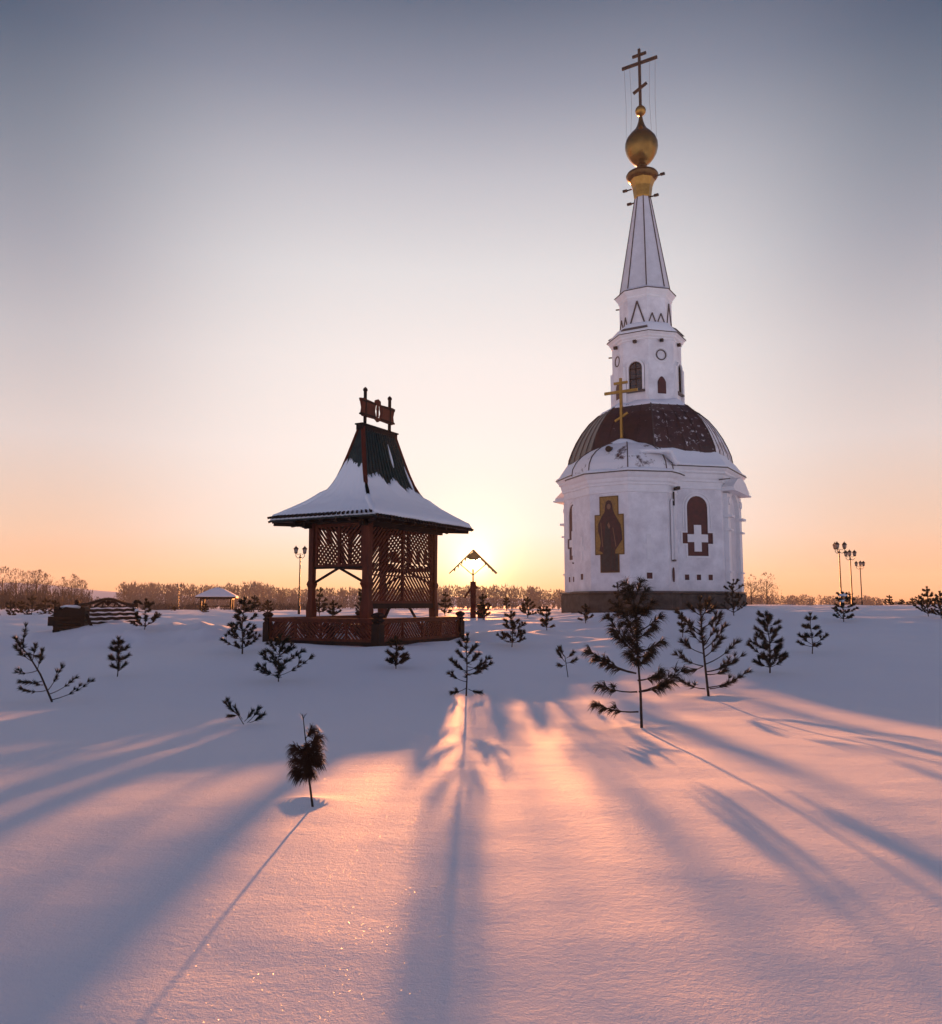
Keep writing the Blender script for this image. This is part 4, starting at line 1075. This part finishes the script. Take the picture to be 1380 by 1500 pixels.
def pine(px, py, hpx, label, seed, lean=0.0, spread=.42, dense=1.0, brown=False, droop=0.0, man=None, trunk=None, tuft=None, bare=.25, whorls=None, up=.55, snow=0, Y=None, nl=None, thick=1.0, mop=None, core=None):
    rnd = random.Random(seed)
    if Y is None: base = ground_hit(px, py)
    else: base = P(px, py, Y); base.z = min(gz(base.x, Y), base.z) if abs(base.z-gz(base.x, Y)) < .4 else base.z
    k = base.y / (F*cp)               # metres per photo pixel at its distance
    H = hpx * k * 1.0
    t = thing('pine_sapling', label, 'young pine', base, 0, 'young pines in the snow')
    subk = .28 if man is None else .16
    pxs = max(1e-4, base.y/819.0)     # one render pixel
    nl = nl or max(.05, min(.12, H*.19)) 
    nw = max(.0028, .55*pxs)
    tp = [Vector((0,0,-.15)), Vector((0,0,0))] + ([Vector((dx*k, rnd.uniform(-.02,.02)*H, dy*k)) for dx, dy in trunk] if trunk else [Vector((lean*H*f_**1.2 + .02*H*math.sin(f_*6+seed), 0, H*f_)) for f_ in (.25,.5,.75,.96)])
    tr = [max(.4*pxs, H*.017*thick*(1-.75*i/(len(tp)-1))) for i in range(len(tp))]
    b = MB(); b.tube(tp, tr, 7); b.build('trunk', M['bark'], t)
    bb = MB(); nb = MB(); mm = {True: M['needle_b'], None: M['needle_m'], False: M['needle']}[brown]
    def tat(z):
        for p, q in zip(tp, tp[1:]):
            if q.z >= z: return p.lerp(q, (z-p.z)/max(1e-6, q.z-p.z))
        return tp[-1]
    brs = []
    if man is not None:
        for (fx, fy, tx, ty) in man:
            a = Vector(((fx-px)*k, 0, (py-fy)*k)); e = Vector(((tx-px)*k, 0, (py-ty)*k)); L_b = (e-a).length
            dy_ = rnd.uniform(-.45,.45)*L_b; a = tat(max(.01, a.z)) if trunk is None else Vector((a.x, 0, a.z)); e.y = dy_
            brs.append((a, e))
    nwh = whorls if whorls is not None else 6
    for wi in range(nwh):
        b0_ = bare*.45; f_ = b0_ + (1-b0_)*(wi+.3)/max(1, nwh) ; cnt = rnd.choice((3,4,4,5)) if wi < nwh-1 else 3
        a0 = rnd.random()*6.28
        for q in range(cnt):
            a_ = a0 + 2*math.pi*q/cnt + rnd.uniform(-.3,.3); L_b = H*spread*(1.02-f_*.80)*.9*rnd.uniform(.55,1.15)
            s0_ = tat(H*min(.97,f_)); e = s0_ + Vector((math.cos(a_)*L_b, math.sin(a_)*L_b, L_b*up*rnd.uniform(.3,1.3)))
            brs.append((s0_, e))
    tn = tuft or 44
    for a, e in brs:
        L_b = (e-a).length; 
        if L_b < 1e-4: continue
        mid = a.lerp(e, .5) + Vector((0,0,-L_b*.13)); pts = bez(a, mid, e, 5)
        bb.tube(pts, [max(.3*pxs, H*.0065*(1-.6*i/5)) for i in range(6)], 5, cap=False)
        for t_ in (.45, .62, .80, 1.0):
            if t_ < .6 and rnd.random() < .3: continue
            i = min(4, int(t_*5)); p = pts[i].lerp(pts[i+1], t_*5 - i); d = (pts[i+1]-pts[i]).normalized()
            needles(nb, rnd, p, d, int(tn*dense*(1.3 if t_ == 1 else .8)), nl, nw, .85, droop)
            if t_ < 1 and L_b > nl*2.2:
                sd = (d + Vector((rnd.uniform(-1,1), rnd.uniform(-1,1), rnd.uniform(0,.7)))*.8).normalized()*min(L_b*subk, nl*1.8)
                bb.tube([p, p+sd], max(.25*pxs, H*.003), 4, cap=False); needles(nb, rnd, p+sd, sd, int(tn*dense), nl*.95, nw, .8, droop)
    if man is None or core:
        for q in range(core[2] if core else 26):
            f_ = bare*.6 + (1-bare*.6)*rnd.random() if not core else rnd.uniform(core[0], core[1]); a_ = rnd.random()*6.28; p = tat(H*f_*.95)
            needles(nb, rnd, p, Vector((math.cos(a_), math.sin(a_), rnd.uniform(.1,1.2))), 14, nl, nw, .6, droop)
    if mop:
        for q in range(84):
            f_ = mop[0] + (mop[1]-mop[0])*rnd.random(); a_ = rnd.random()*6.28; p = tat(H*f_)
            needles(nb, rnd, p, Vector((math.cos(a_), math.sin(a_), rnd.uniform(-.5,.5))), 16, nl, nw, .6, droop)
    # leader
    needles(nb, rnd, tp[-1], Vector((0,0,1)), 10 if mop else int(tn*1.6*dense), nl*(.6 if mop else 1), nw, .7, droop*.5)
    if not (trunk and brown): needles(nb, rnd, tp[-1].lerp(tp[-2], .5), Vector((0,0,1)), int(tn*1.2*dense), nl, nw, .95, droop*.7)
    bb.build('branches', M['bark'], t); nb.build('needles', mm, t)
    if snow:
        for i in range(snow):
            a, e = brs[rnd.randrange(len(brs))]; p = a.lerp(e, rnd.uniform(.4,.9)); c = MB(); c.blob((p.x, p.y-.02, p.z+.01), H*rnd.uniform(.05,.09), i+seed, 2, .55, .6); c.build('snow_clump', M['snow_s'], t, smooth=True)
    return t
# foreground and middle saplings, each to its own photo outline
pine(940, 1066, 195, 'largest sapling in front of the chapel, long drooping needles and bare crooked lower branches', 1, man=[
    (934,990,868,958),(934,990,878,968),(935,1016,884,1008),(936,1044,879,1036),(937,1016,994,984),(937,1016,978,1000),(936,1000,972,990),
    (936,958,895,911),(936,962,905,930),(936,945,916,905),(937,931,968,910),(937,940,960,925),(936,960,968,945),(936,968,958,960),(936,925,912,895),(935,915,955,890),(934,900,918,872),(934,900,950,872),(934,885,924,862),(934,885,942,860),(936,980,950,965),(936,975,925,962),(935,905,945,900),(936,950,925,940),(934,893,930,868)],
    trunk=[(-1,50),(-3,100),(-4,148),(-6,167)], tuft=42, droop=.8, whorls=0, nl=.135, brown=None, thick=.75, core=(.48, .98, 90))
pine(1038, 1020, 135, 'broad sapling with wide upswept branches, just right of the largest one', 2, man=[
    (1039,1008,1101,988),(1040,1010,1075,1000),(1037,986,1090,964),(1037,986,1072,972),(1036,975,1083,945),(1033,955,1066,922),(1033,950,1058,910),(1033,1010,996,998),(1032,978,994,962),(1032,978,1008,985),(1032,960,1005,945),(1029,928,1002,902),(1030,935,1012,915),(1029,912,1044,886),(1029,905,1050,895),(1030,925,1055,905),(1034,965,1055,940),(1029,905,1012,892),(1036,990,1062,985),(1031,945,1015,930)],
    trunk=[(-3,45),(-6,85),(-8,115),(-9,135)], brown=None, tuft=46, whorls=0, nl=.13, core=(.55, .98, 40))
pine(458, 1183, 122, 'small lone sapling in the foreground, a browned needle mop on a thin stem', 3, man=[
    (451,1125,434,1118),(450,1118,463,1108),(448,1108,434,1100),(447,1100,460,1088),(452,1130,436,1130),(451,1124,464,1118),(445,1090,452,1078),(453,1135,440,1138),(449,1108,459,1098)],
    trunk=[(-5,35),(-9,75),(-13,100),(-16,122)], tuft=45, droop=1.1, whorls=0, brown=True, nl=.088, thick=1.0, mop=(.36,.72))
pine(76, 1028, 108, 'leaning sapling at the far left with open branches reaching right', 4, man=[
    (70,1012,95,978),(72,1018,110,995),(76,1026,122,1002),(66,1013,26,1012),(52,985,20,988),(52,985,62,957),(45,972,20,952),(45,970,50,950),(34,958,22,940),(60,1000,35,1000),(40,960,58,965),(62,1005,48,1003)],
    trunk=[(-18,38),(-34,62),(-46,75),(-43,106)], tuft=36, whorls=0, nl=.10, core=(.55, .98, 26))
pine(683, 1020, 88, 'slim upright sapling below the sun, right of the fence corner', 5, man=[
    (684,985,715,968),(684,990,717,975),(684,1000,660,988),(682,985,663,970),(684,1008,664,1016),(686,1010,702,1015),(684,960,696,950),(684,955,674,945),(684,975,700,962),(684,970,672,958),(684,990,700,986),(684,985,674,980),(684,965,692,952),(684,948,678,938),(684,978,708,980)],
    trunk=[(1,25),(1,50),(0,70),(2,84)], brown=None, tuft=48, whorls=0, nl=.10, core=(.30, .98, 26))
pine(172, 991, 54, 'small sapling standing alone left of the snow bank', 6, spread=.38, whorls=4, bare=.25, dense=.8)
pine(212, 922, 42, 'dark bushy sapling with snow caught in its crown, beside the log footbridge', 7, spread=.7, whorls=4, bare=.1, snow=3, dense=1.2)
pine(355, 958, 80, 'tall narrow sapling left of the fence corner post', 8, spread=.40, whorls=6, bare=.12, dense=1.2)
pine(408, 999, 64, 'wide bushy sapling below the left end of the fence', 9, spread=.75, whorls=4, bare=.12, dense=1.1)
pine(357, 1062, 38, 'low leaning sapling half sunk in snow above the lone foreground one', 10, man=[(350,1050,333,1032),(355,1055,343,1040),(362,1060,376,1042),(365,1060,383,1050),(350,1048,338,1050),(358,1058,368,1045)], trunk=[(-8,12),(-18,22),(-24,32)], whorls=0, tuft=36, nl=.075)
pine(580, 980, 44, 'small dense sapling directly below the near fence corner', 11, spread=.5, whorls=4, bare=.15, dense=1.2)
pine(750, 948, 50, 'snow-flecked sapling right of the fence, below the sun', 12, spread=.55, whorls=5, bare=.15, snow=2)
pine(773, 905, 28, 'tiny sapling on the skyline left of the chapel plinth', 13, spread=.5, whorls=4, bare=.2)
pine(801, 923, 32, 'small pointed sapling just left of the chapel corner', 14, spread=.45, whorls=4, bare=.12)
pine(832, 991, 42, 'bent sapling leaning left, alone on the open snow below the chapel', 15, man=[(828,970,818,955),(830,965,840,958),(828,975,820,975),(830,972,843,968),(826,962,822,952)], trunk=[(-2,15),(-4,28),(-12,38)], whorls=0, tuft=34, nl=.11)
pine(858, 913, 26, 'little sapling in front of the chapel plinth at its left', 16, spread=.6, whorls=3, bare=.2)
pine(906, 905, 50, 'slender sapling against the chapel plinth, above the largest sapling', 17, spread=.35, whorls=5, bare=.2)
pine(1128, 986, 86, 'full conical sapling right of the broad one', 18, spread=.42, whorls=7, bare=.12, dense=1.3)
pine(1190, 958, 57, 'sparse sapling with one arm out to the right, on the right slope', 19, spread=.36, whorls=4, bare=.25, man=[(1191,945,1212,932),(1190,945,1176,932)])
pine(1236, 911, 42, 'round dark sapling with snow clumps below the three lamps', 20, spread=.55, whorls=5, bare=.1, snow=4, dense=1.4)
pine(1075, 902, 52, 'dark sapling at the right corner of the chapel', 21, spread=.5, whorls=5, bare=.1, dense=1.3)
pine(1360, 903, 42, 'sapling at the right edge, larger one of the pair', 22, spread=.45, whorls=5, bare=.1, dense=1.2)
pine(1379, 906, 38, 'sapling cut by the right edge of the picture', 23, spread=.5, whorls=4, bare=.1, dense=1.2)
pine(708, 908, 36, 'sapling glowing in the light right of the wooden box', 24, spread=.45, whorls=4, bare=.1)
pine(488, 905, 24, 'low sapling seen under the gazebo opening, centre', 25, spread=.6, whorls=3, bare=.1)
pine(532, 902, 40, 'sapling seen through the gazebo opening beside the near post', 26, spread=.45, whorls=5, bare=.15)
pine(468, 902, 40, 'sapling seen through the gazebo opening beside the left post', 27, spread=.38, whorls=5, bare=.15)
pine(652, 903, 34, 'sapling just right of the gazebo right post', 28, spread=.36, whorls=4, bare=.15)
pine(742, 890, 14, 'tiny bare sapling on the skyline between sun and chapel, left one', 29, spread=.5, whorls=3, bare=.15, Y=38)
pine(791, 889, 12, 'tiny dark sapling on the skyline nearest the chapel plinth', 30, spread=.5, whorls=3, bare=.15, Y=39)
pine(905, 904, 14, 'low tuft against the plinth beside the slender sapling', 31, spread=.8, whorls=2, bare=.1)
pine(1000, 934, 34, 'thin half-bare sapling left of the broad one', 32, spread=.22, whorls=3, bare=.25, dense=.5)
# row of dark saplings on the left skyline and on the right skyline
for i, (x_, y_, h_, Y_, lb) in enumerate(((14, 907, 26, 40, 'leftmost dark sapling on the left skyline'), (46, 908, 34, 41, 'tallest dark sapling of the left skyline row'), (66, 906, 28, 43, 'bushy dark sapling left of the log box'), (80, 905, 24, 40, 'dark sapling behind the log box'), (30, 904, 22, 46, 'small dark sapling between the two leftmost ones'),
        (300, 899, 14, 50, 'low dark sapling in front of the pavilion'), (372, 897, 26, 46, 'dark sapling on the skyline left of the fence post'), (392, 898, 18, 44, 'small sapling behind the left fence post'), (255, 899, 10, 60, 'low scrub sapling under the small street lamp'),
        (1304, 889, 16, 60, 'small sapling at the left end of the right skyline row'), (1322, 891, 12, 60, 'second small sapling of the right skyline row'), (1337, 892, 15, 58, 'third small sapling of the right skyline row'), (1347, 893, 20, 56, 'sapling left of the larger right edge pair'), (1245, 890, 22, 60, 'sapling between the first two lamps'))):
    pine(x_, y_, h_, lb, 60+i, spread=.55, whorls=4, bare=.05, dense=1.0, Y=Y_)

# ================================================================== BARE TREES
def bare_tree(mb, rnd, base, H, spread=.5, levels=4, wmin=.05, n0=4, low=.3, frost=1.0):
    def grow(p, d, L, w, lev):
        e = p + d*L
        s_ = d.cross(Vector((rnd.uniform(-1,1), rnd.uniform(-1,1), .2))).normalized()*w
        s2 = d.cross(s_).normalized()*w
        if lev >= levels-1: mb.add([p-s_*.5, p+s_*.5, e], [(0,1,2)])
        else: mb.add([p-s_, p+s_, p+s2, e-s_*.6, e+s_*.6, e+s2*.6], [(0,1,4,3),(1,2,5,4),(2,0,3,5)])
        if lev == levels: return
        n = (3 if lev < 2 else 4)
        for i in range(n):
            q = p.lerp(e, rnd.uniform(.45, 1.0))
            dd = (d + Vector((rnd.uniform(-1,1), rnd.uniform(-1,1), rnd.uniform(-.35,.75)))*spread*1.25).normalized()
            grow(q, dd, L*rnd.uniform(.5,.78), max(wmin*.5, w*.55), lev+1)
    trunk_h = H*low; tw = H*.018
    top = base + Vector((rnd.uniform(-.03,.03)*H, 0, H*.75))
    mb.tube([base - Vector((0,0,.5)), base + Vector((0,0,trunk_h)), top], [tw, tw*.7, tw*.2], 5, cap=False)
    for i in range(n0*3):
        f_ = low + (1-low)*i/(n0*3)*.85
        p = base.lerp(top, min(1, f_)) ; a = rnd.random()*6.28
        d = Vector((math.cos(a)*spread*1.3, math.sin(a)*spread*1.3, rnd.uniform(.35,1.0))).normalized()
        grow(p, d, H*.24*(1.15-f_*.65), max(wmin, tw*.3), 1)
def far_tree(px, ybase, ytop, Y, label, seed, spread=.5, name='bare_tree', cat='tree', group='bare trees at the left wood edge', low=.25, n0=5):
    b0 = P(px, ybase, Y); tp = P(px, ytop, Y); H = tp.z - b0.z
    t = thing(name, label, cat, b0, 0, group)
    rnd = random.Random(seed); mb = MB(); bare_tree(mb, rnd, Vector((0,0,0)), H, spread, 4, Y/819*.25, n0, low)
    w_ = Y/819.0
    for q in range(900):
        f_ = rnd.random(); a = rnd.random()*6.28; rr = H*spread*.62*math.sin(min(1, (f_*.86+.14))*math.pi)**.55*rnd.random()**.5
        c = Vector((math.cos(a)*rr, math.sin(a)*rr, H*(low + (1-low)*f_)))
        if noise.noise(c*(3.2/H*1.6) + Vector((seed, 0, 0))) < -.02: continue
        d = (Vector((math.cos(a), math.sin(a), 0))*rnd.random() + Vector((0,0,1))).normalized()*H*rnd.uniform(.03,.08)
        s2_ = Vector((rnd.uniform(-1,1), rnd.uniform(-1,1), rnd.uniform(-.5,.5))).normalized()*w_*rnd.uniform(.15,.4)
        mb.add([c-s2_, c+s2_, c+d], [(0,1,2)])
    mb.build('crown', M['twig'], t); b = MB(); b.tube([(0,0,-1), (0,0,H*.3), (0,0,H*.7)], [H*.022, H*.017, H*.008], 6); b.build('trunk', M['bark'], t)
LT = [(2, 890, 831, 'tallest bare tree at the left picture edge'), (22, 890, 834, 'pale bare tree, second from the left edge'), (38, 891, 837, 'thin bare tree between the two pale ones'), (52, 891, 835, 'bare tree with a wide ragged crown above the skyline saplings'), (66, 891, 841, 'rounded bare tree left of the gap in the wood edge'), (90, 890, 846, 'bare tree right of the gap, with an open crown'), (104, 890, 842, 'largest bare tree above the log box'), (118, 889, 850, 'low bare tree above the footbridge left end')]
for i, (x_, yb, yt, lb) in enumerate(LT): far_tree(x_, yb, yt, 120 + 8*(i % 3), lb, 200+i)
far_tree(1101, 886, 843, 110, 'rounded bare tree beside the chapel, left of the pair', 300, .75, low=.08, group='bare trees right of the chapel')
far_tree(1124, 886, 840, 112, 'rounded bare tree beside the chapel, right of the pair', 301, .75, low=.08, group='bare trees right of the chapel')
far_tree(181, 890, 853, 170, 'pale frosted tree at the start of the wood behind the footbridge', 303, .5)
# the long frosted wood that reads as one mass
wd = MB(); rnd = random.Random(77)
prof_ = [(0, 868), (60, 866), (122, 870), (123, 876), (172, 876), (176, 854), (230, 855), (300, 858), (340, 856), (370, 852), (392, 856), (410, 862), (450, 862), (520, 861), (600, 860), (650, 859), (700, 858), (760, 858), (800, 863), (850, 868), (950, 868), (1090, 872), (1130, 872), (1200, 873), (1280, 874), (1290, 878), (1300, 881), (1500, 882)]
def one(px, Yd, yb, yt):
    b0 = P(px, yb, Yd); H = P(px, yt, Yd).z - b0.z
    if H < .5: return
    mb = wd; w_ = Yd/819.0
    tw = max(.25*w_, H*.012)
    mb.add([b0+Vector((-tw,0,-2)), b0+Vector((tw,0,-2)), b0+Vector((0,0,H*.8))], [(0,1,2)])
    n = 58
    for i in range(n):
        f_ = rnd.random()**1.15; a = rnd.random()*6.28
        rr = H*.26*max(.3, math.sin(min(1, f_*1.0)*math.pi*.93)**.6)*rnd.uniform(.2,1)
        c = b0 + Vector((math.cos(a)*rr, math.sin(a)*rr, H*f_*.94))
        d = Vector((math.cos(a)*.5*rnd.random(), math.sin(a)*.5*rnd.random(), 1)).normalized()*H*rnd.uniform(.05,.15)
        s_ = Vector((rnd.uniform(-1,1), rnd.uniform(-1,1), rnd.uniform(-.3,.3))).normalized()*w_*rnd.uniform(.35,.8)
        mb.add([c-s_, c+s_, c+d], [(0,1,2)])
for i in range(1900):
    px = rnd.uniform(-260, 1640); yt = interp(prof_, px)
    Yd = rnd.uniform(215, 300)
    one(px, Yd, 892 - (Yd-215)/85*2.5, yt + rnd.uniform(-2.5, 7))
tag(wd.build('wood', M['wood_far']), None, None, kind='stuff')
# dark hedge strip in front of the wood at left (low scrub)
sc_ = MB(); 
for i in range(420):
    px = rnd.choice((rnd.uniform(-30, 128), rnd.uniform(215, 300), rnd.uniform(330, 460)))
    Yd = rnd.uniform(75, 95) if px > 128 else rnd.uniform(90, 110); b0 = P(px, 897 if px > 128 else 893, Yd); h_ = rnd.uniform(.3, 1.0) if px > 128 else rnd.uniform(1.0, 2.9)
    for q in range(26):
        c = b0 + Vector((rnd.uniform(-.6,.6), rnd.uniform(-.5,.5), h_*rnd.random()*.8)); d = Vector((rnd.uniform(-.4,.4), rnd.uniform(-.4,.4), 1))*h_*.3
        s_ = Vector((rnd.uniform(-1,1), rnd.uniform(-1,1), 0)).normalized()*.05
        sc_.add([c-s_, c+s_, c+d], [(0,1,2)])
tag(sc_.build('scrub', M['scrub']), None, None, kind='stuff')

# ================================================================== HAZE
hz = MB(); hz.box(-900, 900, -30, 1000, -12, 34)
hm = bpy.data.materials.new('winter_haze'); hm.use_nodes = True; ht = hm.node_tree
for n in list(ht.nodes): ht.nodes.remove(n)
ho = N(ht, 'ShaderNodeOutputMaterial'); hv = N(ht, 'ShaderNodeVolumePrincipled')
hv.inputs['Color'].default_value = (1.0, .97, .95, 1); hv.inputs['Density'].default_value = 0.0004; hv.inputs['Anisotropy'].default_value = 0.1
Lk(ht, hv.outputs[0], ho.inputs['Volume'])
tag(hz.build('haze', hm), None, None, kind='stuff')
